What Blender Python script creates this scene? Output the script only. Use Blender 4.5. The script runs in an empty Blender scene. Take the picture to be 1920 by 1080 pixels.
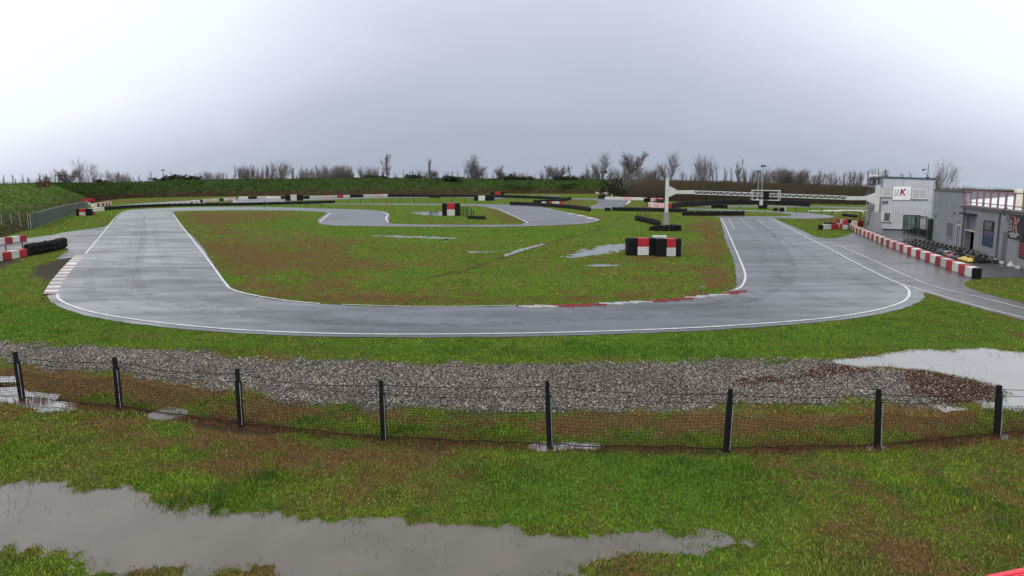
import bpy, bmesh, math, random
import numpy as np
from mathutils import Vector, Matrix
from mathutils.geometry import tessellate_polygon
R = math.radians
random.seed(7); RNG = np.random.default_rng(11)
scn = bpy.context.scene
COL = scn.collection
# ---------------------------------------------------------------- camera model (survey of the place)
H, F, PITCH, YC = 6.3, 1100.0, R(6.5), 465.0
CP, SP = math.cos(PITCH), math.sin(PITCH)
def ray(px, py):
    dx = (px-960)/F; dy = (YC-py)/F
    return dx, CP+dy*SP, -SP+dy*CP
def G(px, py, z=0.0):
    a, b, c = ray(px, py); t = (z-H)/c
    return (a*t, b*t)
def AT(px, py, y):                      # point at depth y seen in that direction
    a, b, c = ray(px, py); t = y/b
    return (a*t, y, H+c*t)
def ZAT(py, y):
    a, b, c = ray(960, py); return H+c*y/b
def PX(x, y, z):
    dz = z-H; fw = y*CP-dz*SP; up = y*SP+dz*CP
    return 960+F*x/fw, YC-F*up/fw
def GL(pts): return [G(*p) for p in pts]
def catmull(P, n=6, closed=False):
    P = [np.array(p, float) for p in P]; out = []; m = len(P)
    rng = range(m) if closed else range(m-1)
    for i in rng:
        if closed: a, b, c, d = P[(i-1)%m], P[i], P[(i+1)%m], P[(i+2)%m]
        else: a, b, c, d = P[max(i-1,0)], P[i], P[i+1], P[min(i+2,m-1)]
        for k in range(n):
            t = k/n
            out.append(tuple(0.5*((2*b)+(-a+c)*t+(2*a-5*b+4*c-d)*t*t+(-a+3*b-3*c+d)*t**3)))
    if not closed: out.append(tuple(P[-1]))
    return out
# ---------------------------------------------------------------- vector noise
def _h(ix, iy, s):
    n = (ix*374761393 + iy*668265263 + s*1442695041) & 0xffffffff
    n = ((n ^ (n >> 13))*1274126177) & 0xffffffff
    n = n ^ (n >> 16)
    return (n & 0xffff)/65535.0
def vnoise(x, y, s=0):
    x = np.asarray(x, float); y = np.asarray(y, float)
    ix = np.floor(x).astype(np.int64); iy = np.floor(y).astype(np.int64)
    fx = x-ix; fy = y-iy; fx = fx*fx*(3-2*fx); fy = fy*fy*(3-2*fy)
    return (_h(ix,iy,s)*(1-fx)+_h(ix+1,iy,s)*fx)*(1-fy)+(_h(ix,iy+1,s)*(1-fx)+_h(ix+1,iy+1,s)*fx)*fy
def fbm(x, y, sc, o=4, s=0):
    v = 0; a = 0.5; t = 0
    for k in range(o):
        v = v+a*vnoise(x/sc*2**k+17*k, y/sc*2**k+9*k, s+k); t += a; a *= 0.5
    return v/t
def sstep(a, b, x):
    t = np.clip((x-a)/(b-a), 0, 1); return t*t*(3-2*t)
def sdf(x, y, poly, margin=4.0):         # negative inside
    P = np.array(poly); out = np.full(x.shape, margin)
    m = (x > P[:,0].min()-margin)&(x < P[:,0].max()+margin)&(y > P[:,1].min()-margin)&(y < P[:,1].max()+margin)
    if not m.any(): return out
    X = x[m]; Y = y[m]; d = np.full(X.shape, 1e9); ins = np.zeros(X.shape, bool)
    n = len(P)
    for i in range(n):
        ax, ay = P[i]; bx, by = P[(i+1)%n]
        ex, ey = bx-ax, by-ay; L = ex*ex+ey*ey+1e-12
        t = np.clip(((X-ax)*ex+(Y-ay)*ey)/L, 0, 1)
        d = np.minimum(d, (X-ax-t*ex)**2+(Y-ay-t*ey)**2)
        c = ((ay > Y) != (by > Y))
        if ay != by:
            ins ^= c & (X < ex*(Y-ay)/(by-ay)+ax)
    d = np.sqrt(d); out[m] = np.minimum(np.where(ins, -d, d), margin)
    return out
def dline(x, y, pts, margin=4.0):
    P = np.array(pts); out = np.full(x.shape, margin)
    m = (x > P[:,0].min()-margin)&(x < P[:,0].max()+margin)&(y > P[:,1].min()-margin)&(y < P[:,1].max()+margin)
    if not m.any(): return out
    X = x[m]; Y = y[m]; d = np.full(X.shape, 1e9)
    for i in range(len(P)-1):
        ax, ay = P[i]; bx, by = P[i+1]; ex, ey = bx-ax, by-ay; L = ex*ex+ey*ey+1e-12
        t = np.clip(((X-ax)*ex+(Y-ay)*ey)/L, 0, 1)
        d = np.minimum(d, (X-ax-t*ex)**2+(Y-ay-t*ey)**2)
    out[m] = np.minimum(np.sqrt(d), margin); return out
# ---------------------------------------------------------------- materials
MATS = {}
def mat(name, col, rough=0.6, col2=None, scale=3.0, amt=0.5, bump=0.0, bscale=None, metal=0.0, spec=0.5, streak=None, dirt=0.0):
    if name in MATS: return MATS[name]
    m = bpy.data.materials.new(name); m.use_nodes = True; nt = m.node_tree; N = nt.nodes; L = nt.links
    b = N['Principled BSDF']; b.inputs['Roughness'].default_value = rough; b.inputs['Metallic'].default_value = metal
    b.inputs['Specular IOR Level'].default_value = spec
    if col2 is None: col2 = tuple(c*0.72 for c in col)
    g = N.new('ShaderNodeNewGeometry'); mp = N.new('ShaderNodeMapping'); L.new(g.outputs['Position'], mp.inputs['Vector'])
    if streak: mp.inputs['Scale'].default_value = streak
    n = N.new('ShaderNodeTexNoise'); n.inputs['Scale'].default_value = scale; n.inputs['Detail'].default_value = 5
    n.inputs['Roughness'].default_value = 0.65
    L.new(mp.outputs[0], n.inputs['Vector'])
    r = N.new('ShaderNodeMapRange'); r.inputs[1].default_value = 0.5-0.3*amt-0.02; r.inputs[2].default_value = 0.5+0.3
    L.new(n.outputs['Fac'], r.inputs[0])
    mx = N.new('ShaderNodeMix'); mx.data_type = 'RGBA'; mx.inputs[6].default_value = (*col,1); mx.inputs[7].default_value = (*col2,1)
    L.new(r.outputs[0], mx.inputs[0]); L.new(mx.outputs[2], b.inputs['Base Color'])
    if bump:
        n2 = N.new('ShaderNodeTexNoise'); n2.inputs['Scale'].default_value = bscale or scale*4; n2.inputs['Detail'].default_value = 4
        L.new(g.outputs['Position'], n2.inputs['Vector'])
        bp = N.new('ShaderNodeBump'); bp.inputs['Strength'].default_value = bump; bp.inputs['Distance'].default_value = 0.03
        L.new(n2.outputs['Fac'], bp.inputs['Height']); L.new(bp.outputs[0], b.inputs['Normal'])
    if name in ('barrier_red','barrier_white'):
        oi = N.new('ShaderNodeObjectInfo'); rr = N.new('ShaderNodeMapRange'); rr.inputs[3].default_value = .72; rr.inputs[4].default_value = 1.06; L.new(oi.outputs['Random'], rr.inputs[0])
        n3 = N.new('ShaderNodeTexNoise'); n3.inputs['Scale'].default_value = 9; n3.inputs['Detail'].default_value = 6; n3.inputs['Roughness'].default_value = .75; L.new(g.outputs['Position'], n3.inputs['Vector'])
        r3 = N.new('ShaderNodeMapRange'); r3.inputs[1].default_value = .35; r3.inputs[2].default_value = .5; r3.inputs[3].default_value = .6; L.new(n3.outputs['Fac'], r3.inputs[0])
        q = N.new('ShaderNodeMath'); q.operation = 'MULTIPLY'; L.new(rr.outputs[0], q.inputs[0]); L.new(r3.outputs[0], q.inputs[1])
        v = N.new('ShaderNodeVectorMath'); v.operation = 'SCALE'; L.new(mx.outputs[2], v.inputs[0]); L.new(q.outputs[0], v.inputs['Scale']); L.new(v.outputs[0], b.inputs['Base Color'])
    MATS[name] = m; return m
# ---------------------------------------------------------------- mesh builder
class MB:
    def __init__(s): s.v = []; s.f = []; s.m = []
    def add(s, vs, fs, mi=0):
        o = len(s.v); s.v.extend([tuple(v) for v in vs])
        for f in fs: s.f.append(tuple(i+o for i in f)); s.m.append(mi)
    def box(s, c, d, rz=0.0, mi=0, bev=0.0, M=None):
        x, y, z = d[0]/2, d[1]/2, d[2]/2
        if bev > 0:
            b = bev; vs = []; fs = []
            def ring(zz, k): 
                X = x-k; Y = y-k
                return [(-X+b,-Y,zz),(X-b,-Y,zz),(X,-Y+b,zz),(X,Y-b,zz),(X-b,Y,zz),(-X+b,Y,zz),(-X,Y-b,zz),(-X,-Y+b,zz)]
            rs = [ring(-z,b*.6), ring(-z+b,0), ring(z-b,0), ring(z,b*.6)]
            for r_ in rs: vs += r_
            for k in range(3):
                for i in range(8): fs.append((k*8+i, k*8+(i+1)%8, (k+1)*8+(i+1)%8, (k+1)*8+i))
            fs.append(tuple(range(7,-1,-1))); fs.append(tuple(range(24,32)))
        else:
            vs = [(-x,-y,-z),(x,-y,-z),(x,y,-z),(-x,y,-z),(-x,-y,z),(x,-y,z),(x,y,z),(-x,y,z)]
            fs = [(3,2,1,0),(4,5,6,7),(0,1,5,4),(1,2,6,5),(2,3,7,6),(3,0,4,7)]
        ca, sa = math.cos(rz), math.sin(rz)
        if M is None: vs = [(c[0]+v[0]*ca-v[1]*sa, c[1]+v[0]*sa+v[1]*ca, c[2]+v[2]) for v in vs]
        else: vs = [tuple(M @ Vector(v)) for v in vs]
        s.add(vs, fs, mi); return s
    def cyl(s, p0, p1, r0, r1=None, n=8, mi=0, cap=True):
        r1 = r0 if r1 is None else r1
        a = Vector(p0); b = Vector(p1); d = (b-a)
        if d.length < 1e-9: return s
        d.normalize(); u = d.orthogonal().normalized(); w = d.cross(u)
        vs = []
        for P, r in ((a,r0),(b,r1)):
            for i in range(n):
                t = 2*math.pi*i/n; vs.append(P+u*(math.cos(t)*r)+w*(math.sin(t)*r))
        fs = [(i,(i+1)%n,n+(i+1)%n,n+i) for i in range(n)]
        if cap: fs.append(tuple(range(n-1,-1,-1))); fs.append(tuple(range(n,2*n)))
        s.add(vs, fs, mi); return s
    def tube(s, pts, r, n=6, mi=0):
        for i in range(len(pts)-1): s.cyl(pts[i], pts[i+1], r, r, n, mi)
        return s
    def torus(s, c, R0, r, axis='z', n=14, k=6, mi=0, sq=1.0, jit=0.0):
        vs = []; fs = []
        for i in range(n):
            a = 2*math.pi*i/n
            for j in range(k):
                b = 2*math.pi*j/k+math.pi/k
                rr = R0+r*math.cos(b); h = r*sq*math.sin(b)
                p = [rr*math.cos(a), rr*math.sin(a), h]
                if axis == 'x': p = [p[2], p[0], p[1]]
                if axis == 'y': p = [p[0], p[2], p[1]]
                vs.append((c[0]+p[0], c[1]+p[1], c[2]+p[2]))
        for i in range(n):
            for j in range(k):
                fs.append((i*k+j, ((i+1)%n)*k+j, ((i+1)%n)*k+(j+1)%k, i*k+(j+1)%k))
        s.add(vs, fs, mi); return s
    def poly(s, pts, mi=0): s.add(pts, [tuple(range(len(pts)))], mi); return s
    def build(s, name, mats, parent=None, smooth=False, off=None):
        if not isinstance(mats, (list, tuple)): mats = [mats]
        me = bpy.data.meshes.new(name)
        o3 = off if off is not None else (tuple(parent.location) if parent is not None and off is None and parent.get('_w') else (0,0,0))
        me.from_pydata([(v[0]-o3[0], v[1]-o3[1], v[2]-o3[2]) for v in s.v], [], s.f)
        for m_ in mats: me.materials.append(m_)
        if len(mats) > 1: me.polygons.foreach_set('material_index', s.m)
        if smooth: me.polygons.foreach_set('use_smooth', [True]*len(s.f))
        me.update()
        o = bpy.data.objects.new(name, me); COL.objects.link(o)
        if parent is not None: o.parent = parent
        return o
def tag(o, label=None, cat=None, group=None, kind=None):
    if label: o['label'] = label
    if cat: o['category'] = cat
    if group: o['group'] = group
    if kind: o['kind'] = kind
    return o
def empty(name, loc, rz=0.0, world=False):
    o = bpy.data.objects.new(name, None); COL.objects.link(o); o.location = loc; o.rotation_euler = (0,0,rz)
    o.empty_display_size = 0.2
    if world: o['_w'] = 1
    return o
def tree_copy(o, parent=None):
    c = o.copy(); COL.objects.link(c); c.parent = parent
    for ch in [q for q in o.children]: tree_copy(ch, c)
    return c
def np_mesh(name, V, Fc, mats, attrs=None, col=None, smooth=False, tri=False):
    me = bpy.data.meshes.new(name)
    n = Fc.shape[1]
    me.vertices.add(len(V)); me.vertices.foreach_set('co', np.ascontiguousarray(V, dtype=np.float32).ravel())
    me.loops.add(Fc.size); me.loops.foreach_set('vertex_index', np.ascontiguousarray(Fc, dtype=np.int32).ravel())
    me.polygons.add(len(Fc)); me.polygons.foreach_set('loop_start', np.arange(0, Fc.size, n, dtype=np.int32))
    if smooth: me.polygons.foreach_set('use_smooth', np.ones(len(Fc), bool))
    me.update(calc_edges=True)
    for k, a in (attrs or {}).items():
        at = me.attributes.new(k, 'FLOAT', 'POINT'); at.data.foreach_set('value', np.ascontiguousarray(a, dtype=np.float32))
    if col is not None:
        at = me.attributes.new('tint', 'FLOAT_COLOR', 'POINT')
        c4 = np.ones((len(V),4), np.float32); c4[:,:3] = col; at.data.foreach_set('color', c4.ravel())
    me.materials.append(mats)
    o = bpy.data.objects.new(name, me); COL.objects.link(o); return o
ORD = {1:'first',2:'second',3:'third',4:'fourth',5:'fifth',6:'sixth',7:'seventh',8:'eighth',9:'ninth',10:'tenth',11:'eleventh',12:'twelfth'}
def ordn(i):
    if i in ORD: return ORD[i]
    s = 'th' if 10 <= i%100 <= 20 else {1:'st',2:'nd',3:'rd'}.get(i%10,'th')
    return f'{i}{s}'
# ================================================================= SETTING: plan of the place
def smooth_px(up, n=5): return catmull(up, n)
# main loop (U shape)
main_outer = [(236,395.5),(225,402),(212,415),(190,438),(163,470),(130,505),(104,536),(90,556),(108,575),(160,592),(230,604.5),(320,615.5),(430,624),(560,630),(700,633),(900,632.5),(1100,628.5),(1300,621),(1450,611.5),(1560,602),(1640,591),(1700,577),(1728,563),(1729,549),(1700,532),(1650,508),(1600,482),(1560,460),(1520,440),(1480,422),(1446,407.5)]
main_inner = [(1348,407.5),(1354,425),(1362,455),(1374,485),(1380,512),(1381,532),(1374,543),(1340,551.5),(1250,560.5),(1100,569.5),(970,574.5),(760,576.5),(640,573),(540,566),(480,557),(440,544.5),(424,530),(400,495),(374,457),(347,430),(332,410),(324,399.5),(330,396.5)]
ROADS = []   # (name, world outline, z)
def road(name, upper, lower, z, n=5):
    pts = smooth_px(upper, n)+smooth_px(lower, n)
    ROADS.append((name, GL(pts), z))
road('race_track', main_outer, main_inner, 0.020)
road('apron', [(1530,444),(1560,447.5),(1592,440),(1612,427),(1640,424),(1760,424),(1900,450),(2100,500),(2100,522)],
     [(1990,522),(1920,520.5),(1850,521),(1815,527),(1807,534),(1830,545),(1920,570),(2060,612),(2060,650),(1990,622),(1920,601),(1800,569),(1735,550),(1690,552),(1640,510),(1560,462)], 0.012)
road('race_track', [(236,396.2),(245,393.5),(300,390.5),(400,387.8),(500,388.2),(600,390.8),(680,393.2),(715,396),(729,402),(730,410),(728,416),(738,419.6),(800,421.3),(960,421.4),(980,419.5),(984,416.5),(970,409),(945,398),(925,391),(910,388),(870,385.6),(700,383.6),(600,382.6),(560,383)],
     [(560,381.6),(700,382),(830,382.3),(920,383.2),(1000,385.5),(1025,390),(1060,397.5),(1100,405.5),(1123,410.5),(1122,414),(1095,419.2),(1040,422.5),(960,424.6),(850,425),(700,424.2),(640,423),(603,420),(596,413.5),(606,404),(613,399),(590,396.5),(540,394.8),(440,394),(360,395.3),(328,396.2)], 0.016)
road('race_track', [(180,390),(230,384.5),(300,379.5),(360,376),(440,373.5),(480,372),(600,371.8),(720,369.2),(840,366.5),(960,367.5),(1060,371),(1140,372.6),(1176,374.5),(1184,377),(1178,381),(1168,388)],
     [(1130,390.8),(1106,390.2),(1110,386),(1122,380),(1118,376),(1080,373.8),(960,371.5),(930,373),(880,371),(845,369.5),(720,371.6),(640,373.6),(560,376.3),(530,378.5),(520,382.4),(440,381.5),(436,376.5),(400,378),(340,382),(300,385),(240,388),(190,391)], 0.024, 4)
road('race_track', [(1105,389.6),(1180,389.4),(1300,391.2),(1400,394.2),(1450,396),(1500,398.6),(1545,402.5),(1566,406.5)],
     [(1552,409.3),(1510,410.2),(1470,409.4),(1420,407.9),(1346,407.9),(1349,405.9),(1420,405.9),(1470,405.3),(1487,403.6),(1478,401.4),(1450,398.6),(1400,396.4),(1300,393.6),(1180,391.6),(1105,391.2)], 0.028, 4)
road('service_road', [(1275,384.2),(1380,385),(1500,386.4),(1560,387.2),(1640,389)], [(1640,392),(1560,390),(1500,389),(1380,388.4),(1275,387.6)], 0.012, 3)
road('service_road', [(1040,368),(960,365.5),(880,364.6)], [(880,366.3),(960,367),(1040,369.8)], 0.012, 3)
road('access_road', [(212,414),(196,425),(160,430.5),(120,436),(98,440.5),(50,447),(0,454.5),(-70,463)],
     [(-70,491),(0,480),(40,477),(115,467),(126,468),(116,478),(106,486),(140,482),(158,478),(182,450)], 0.012, 4)
# puddles: outline px, dip transition, mode
PUD = [
 ([(-120,905),(0,905),(90,908),(110,915),(200,917),(270,932),(350,948),(450,955),(560,966),(620,976),(700,970),(760,975),(850,988),(1000,998),(1150,1003),(1300,1003),(1395,1013),(1380,1020),(1290,1026),(1200,1036),(1130,1048),(1085,1064),(1070,1085),(900,1100),(600,1084),(500,1066),(400,1062),(280,1062),(190,1050),(90,1038),(0,1036),(-120,1030)], .25, 'murky'),
 ([(1560,673),(1640,661),(1720,655),(1830,654),(1920,657),(2100,660),(2100,765),(1920,768),(1850,768),(1780,768),(1800,762),(1850,755),(1880,742),(1885,728),(1850,714),(1790,701),(1740,694),(1690,690),(1640,688),(1600,684)], .45, 'bright'),
 ([(-120,727),(0,722),(50,733),(90,745),(140,759),(145,768),(60,765),(0,758),(-120,757)], .25, 'bright'),
 ([(-60,706),(20,704),(50,712),(30,717),(-60,718)], .25, 'bright'),
 ([(1000,830),(1030,828),(1120,831),(1125,836),(1040,842),(1000,840)], .15, 'bright'),
 ([(1625,836),(1645,834),(1665,837),(1650,842),(1628,841)], .12, 'bright'),
 ([(1850,820),(1890,810),(1930,800),(1990,797),(1990,807),(1920,812),(1880,822)], .15, 'bright'),
 ([(944,479),(965,470),(990,463),(1016,456.5),(1020,458),(1000,463.3),(975,471),(950,479.5)], .15, 'bright'),
 ([(1062,481),(1085,471),(1110,465),(1140,459.5),(1172,457),(1174,466),(1130,475),(1095,481)], .5, 'wet'),
 ([(700,441),(760,442),(850,445.3),(862,446.6),(800,446.3),(720,443)], .25, 'wet'),
 ([(882,471.5),(930,469),(948,469.5),(920,471.5),(884,473)], .2, 'wet'),
 ([(1105,496.5),(1150,495.5),(1155,497),(1120,498.6)], .15, 'wet'),
 ([(1310,535),(1328,532.5),(1331,535.5),(1313,537.5)], .15, 'wet'),
 ([(768,398.5),(800,396.2),(832,397),(834,404),(800,402.8)], .8, 'bright'),
]
PUDW = [(catmull(GL(p), 3, True), w, m) for p, w, m in PUD]
GRAVEL = [GL(p) for p in (
 [(-120,628),(0,640),(100,650),(250,656),(400,662),(450,673),(700,678),(900,682),(1100,679),(1400,676),(1560,672),(1680,692),(1800,712),(1885,732),(1880,750),(1800,759),(1600,754),(1500,764),(1400,758),(1280,768),(1100,770),(900,778),(820,768),(700,762),(550,752),(450,738),(350,715),(220,702),(100,692),(0,674),(-120,668)],
 [(-120,487),(0,482),(45,480),(40,490),(10,500),(-120,520)],
 [(70,498),(110,487),(150,482),(120,510),(85,528),(60,515)])]
BROWN = [(GL(p), s, w) for p, s, w in (
 ([(325,398),(600,400),(640,440),(760,500),(700,540),(980,560),(1290,552),(1290,430),(1345,410),(1382,520),(1376,545),(1100,569),(760,576),(480,557),(400,495)], .52, 3.0),
 ([(330,399),(480,396),(560,398),(600,405),(560,410),(450,412),(380,425),(350,420)], .75, 2.5),
 ([(360,440),(420,455),(520,470),(610,478),(560,500),(500,520),(600,560),(440,543),(400,495)], .75, 2.0),
 ([(440,535),(700,548),(1000,556),(1300,545),(1340,552),(970,574),(640,571),(480,556)], .62, 1.2),
 ([(1290,420),(1350,412),(1362,455),(1380,520),(1376,545),(1300,545),(1320,500),(1310,460)], .8, 2.0),
 ([(700,432),(860,436),(860,450),(700,446)], .55, 3.0),
 ([(1180,470),(1290,440),(1310,520),(1180,500)], .5, 3.0),
 ([(925,392),(950,402),(985,417),(950,418),(915,405),(905,392)], .8, 3.0),
 ([(-120,672),(0,676),(100,694),(220,704),(350,718),(450,742),(550,756),(820,772),(1100,774),(1500,767),(1800,762),(1860,780),(1860,806),(1640,812),(1300,822),(1000,812),(700,800),(440,778),(200,752),(60,735),(-120,715)], .95, .8),
 ([(100,775),(300,770),(500,800),(800,830),(900,850),(860,930),(760,945),(640,935),(450,900),(250,860),(80,820)], .66, 1.2),
 ([(380,790),(700,826),(900,850),(700,900),(520,860)], .85, 1.0),
 ([(1200,835),(1500,845),(1640,860),(1600,930),(1500,960),(1400,900)], .42, 1.2),
 ([(1500,950),(1800,950),(1900,1000),(1700,1040),(1500,1000)], .42, 1.2),
 ([(-120,1040),(100,1042),(300,1062),(600,1075),(900,1085),(600,1120),(-120,1100)], .55, .6),
 ([(640,680),(850,684),(920,692),(800,698),(650,692)], .8, .6),
 ([(70,650),(200,655),(330,664),(200,672),(90,668)], .75, .6),
 ([(-60,590),(120,592),(300,622),(450,640),(300,645),(60,632),(-60,620)], .6, 1.0),
 ([(1280,415),(1340,410),(1345,425),(1285,430)], .6, 2.0),
 ([(1400,398),(1470,400),(1460,405),(1380,404)], .75, 6.0),
 ([(1500,409),(1640,405),(1640,420),(1560,418)], .75, 4.0),
 ([(1040,373),(1110,378),(1090,388),(1020,388)], .75, 6.0),
 ([(1190,378),(1250,384),(1240,389),(1180,389)], .6, 6.0),
 ([(840,370),(-60,385),(-60,378),(840,364)], .5, 6.0),
 ([(1820,527),(1900,525),(1960,545),(1900,560)], .45, 1.5),
)]
REDV = [GL(p) for p in (
 [(1365,713),(1480,700),(1560,688),(1612,684),(1632,696),(1580,709),(1480,713),(1420,717)],
 [(1700,706),(1760,700),(1830,716),(1885,728),(1870,748),(1800,757),(1740,740)],
 [(1690,690),(1720,688),(1790,704),(1770,712),(1700,700)])]
POST_B = [(-150,733),(42,750),(225,767),(452,799),(720,826),(1031,840),(1362,846),(1645,840),(1869,819),(2070,800)]
POST_T = [(-170,648),(28,660),(215,670),(445,692),(715,714),(1026,715),(1371,730),(1648,730),(1874,723),(2080,712)]
FLINE = GL(POST_B)
DITCH = GL([(1148,424),(1100,437),(1060,447),(1020,457),(960,477),(900,497),(860,510),(808,520)])
LUSH = [(GL(p), w) for p, w in (
 ([(820,870),(1200,845),(1500,860),(1500,930),(1300,990),(1000,985),(800,960)], 1.0),
 ([(300,800),(340,800),(350,818),(300,815)], .3), ([(160,730),(200,732),(195,750),(150,745)], .3),
 ([(800,778),(900,790),(900,808),(730,815),(800,795)], .4), ([(400,740),(460,758),(430,770),(330,750)], .4),
 ([(560,395),(600,420),(720,428),(1100,428),(1140,420),(1160,440),(960,450),(600,440),(480,420)], 3.0),
 ([(-60,560),(100,575),(400,630),(1000,640),(1600,610),(1750,560),(1920,610),(1920,650),(1560,665),(900,672),(400,655),(0,640)], .8))]
def fields(x, y):
    n1 = fbm(x, y, 2.2, 4, 3); n2 = fbm(x, y, 0.5, 3, 8); n3 = fbm(x, y, 9.0, 3, 21)
    wob = (fbm(x, y, 1.3, 3, 40)-.5)
    far = sstep(30, 90, y)
    far0 = sstep(30, 50, y)
    brown = 0.27-.05*sstep(35,60,y)
    for p, s, w in BROWN:
        d = sdf(x, y, p, 8.0)+wob*2.2*w
        brown = np.maximum(brown, s*sstep(w, -w, d))
    lush = 0*x
    for p, w in LUSH: lush = np.maximum(lush, sstep(w, -w, sdf(x, y, p)+wob*1.5*w))
    b = brown*1.0+(n1-.5)*(.95-.35*far0)+(n2-.5)*.9+(n3-.5)*.45-.30*lush
    b = np.clip(sstep(-.08, 1.08, b), 0, 1)
    g = 0*x
    for p in GRAVEL: g = np.maximum(g, sstep(.40, -.40, sdf(x, y, p)+wob*.9+(n2-.5)*.9))
    pud = np.full(x.shape, 9.0); dip = 0*x
    for p, w, m in PUDW:
        d = sdf(x, y, p)+wob*1.2*w/.25*.35+(n2-.5)*(.55 if m != 'wet' else 3.0)+((fbm(x,y,.16,2,44)-.5)*.35 if m == 'murky' else 0)
        pud = np.minimum(pud, d); dip = np.maximum(dip, sstep(w, -w*1.6, d))
    mud = sstep(.42, .08, dline(x, y, FLINE)+wob*.7)*.95
    dd = dline(x, y, DITCH)+wob*.8
    mud = np.maximum(mud, sstep(.45, .1, dd)*.6)
    red = 0*x
    for p in REDV: red = np.maximum(red, sstep(.3, -.3, sdf(x, y, p)+wob*1.6+(n2-.5)*1.0))
    return dict(brown=b, gravel=g, dip=dip, pud=pud, mud=mud, red=red, n2=n2, lush=lush, n1=n1)
def gheight(x, y, f):
    z = -0.005-0.016*fbm(x, y, .7, 3, 70)-0.068*f['dip']
    return z
# ---------------------------------------------------------------- ground sheet
rows = [3.5]
while rows[-1] < 420: rows.append(rows[-1]*1.0085)
rows = np.array(rows); cols = np.linspace(-1.35, 1.35, 541)
YY, UU = np.meshgrid(rows, cols, indexing='ij'); XX = YY*UU
gx = XX.ravel(); gy = YY.ravel()
fl = fields(gx, gy); gz = gheight(gx, gy, fl)
nr, nc = XX.shape
idx = np.arange(nr*nc).reshape(nr, nc)
FQ = np.stack([idx[:-1,:-1].ravel(), idx[:-1,1:].ravel(), idx[1:,1:].ravel(), idx[1:,:-1].ravel()], 1)
def ground_mat():
    m = bpy.data.materials.new('grass_ground'); m.use_nodes = True; nt = m.node_tree; N = nt.nodes; L = nt.links
    b = N['Principled BSDF']; b.inputs['Roughness'].default_value = 1; b.inputs['Specular IOR Level'].default_value = .04
    g = N.new('ShaderNodeNewGeometry')
    def at(n):
        a = N.new('ShaderNodeAttribute'); a.attribute_name = n; return a.outputs['Fac']
    def noise(sc, det=4, vec=None):
        n = N.new('ShaderNodeTexNoise'); n.inputs['Scale'].default_value = sc; n.inputs['Detail'].default_value = det
        n.inputs['Roughness'].default_value = .7; L.new(vec or g.outputs['Position'], n.inputs['Vector']); return n.outputs['Fac']
    def mix(a, c, f):
        x = N.new('ShaderNodeMix'); x.data_type = 'RGBA'
        for s, v in ((6,a),(7,c)):
            if isinstance(v, tuple): x.inputs[s].default_value = (*v,1)
            else: L.new(v, x.inputs[s])
        if isinstance(f, float): x.inputs[0].default_value = f
        else: L.new(f, x.inputs[0])
        return x.outputs[2]
    def rng(v, a, c, d=0.0, e=1.0):
        r = N.new('ShaderNodeMapRange'); r.inputs[1].default_value = a; r.inputs[2].default_value = c
        r.inputs[3].default_value = d; r.inputs[4].default_value = e; L.new(v, r.inputs[0]); return r.outputs[0]
    def math_(op, a, c):
        x = N.new('ShaderNodeMath'); x.operation = op
        for s, v in ((0,a),(1,c)):
            if isinstance(v, float): x.inputs[s].default_value = v
            else: L.new(v, x.inputs[s])
        return x.outputs[0]
    fine = noise(9.0); big = noise(.35); vf = noise(38.0, 2); mid = noise(1.6, 5)
    green = mix((.050,.105,.010), (.115,.205,.020), rng(fine, .38, .62))
    green = mix(green, (.140,.160,.024), rng(big, .44, .66, 0., .7))
    green = mix(green, (.030,.080,.012), rng(mid, .5, .68, 0., .55))
    brn = mix((.105,.052,.018), (.180,.100,.042), rng(fine, .35, .65))
    brn = mix(brn, (.120,.100,.038), rng(mid, .42, .62, 0., .7))
    bf = math_('ADD', math_('ADD', at('brown'), math_('MULTIPLY', math_('SUBTRACT', fine, .5), 1.6)), math_('MULTIPLY', math_('SUBTRACT', mid, .5), 1.2))
    c = mix(green, brn, rng(bf, .25, .75, 0., .92))
    c = mix(c, (.055,.034,.022), at('mud'))
    gr = mix((.030,.026,.021), (.085,.076,.064), rng(vf, .4, .6))
    c = mix(c, gr, at('gravel'))
    c = mix(c, (.085,.03,.02), math_('MULTIPLY', at('red'), .7))
    c = mix(c, (.11,.095,.075), rng(at('dip'), .25, .7))
    dark = rng(vf, .3, .6, .55, 1.1)
    v = N.new('ShaderNodeVectorMath'); v.operation = 'SCALE'; L.new(c, v.inputs[0]); L.new(dark, v.inputs['Scale'])
    L.new(v.outputs[0], b.inputs['Base Color'])
    bp = N.new('ShaderNodeBump'); bp.inputs['Strength'].default_value = .9; bp.inputs['Distance'].default_value = .05
    L.new(math_('ADD', fine, math_('MULTIPLY', vf, .6)), bp.inputs['Height']); L.new(bp.outputs[0], b.inputs['Normal'])
    return m
GM = ground_mat()
gr = np_mesh('grass_ground', np.stack([gx, gy, gz], 1), FQ, GM, {k: fl[k] for k in ('brown','gravel','mud','red','dip')}, smooth=True)
tag(gr, kind='structure')
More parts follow.
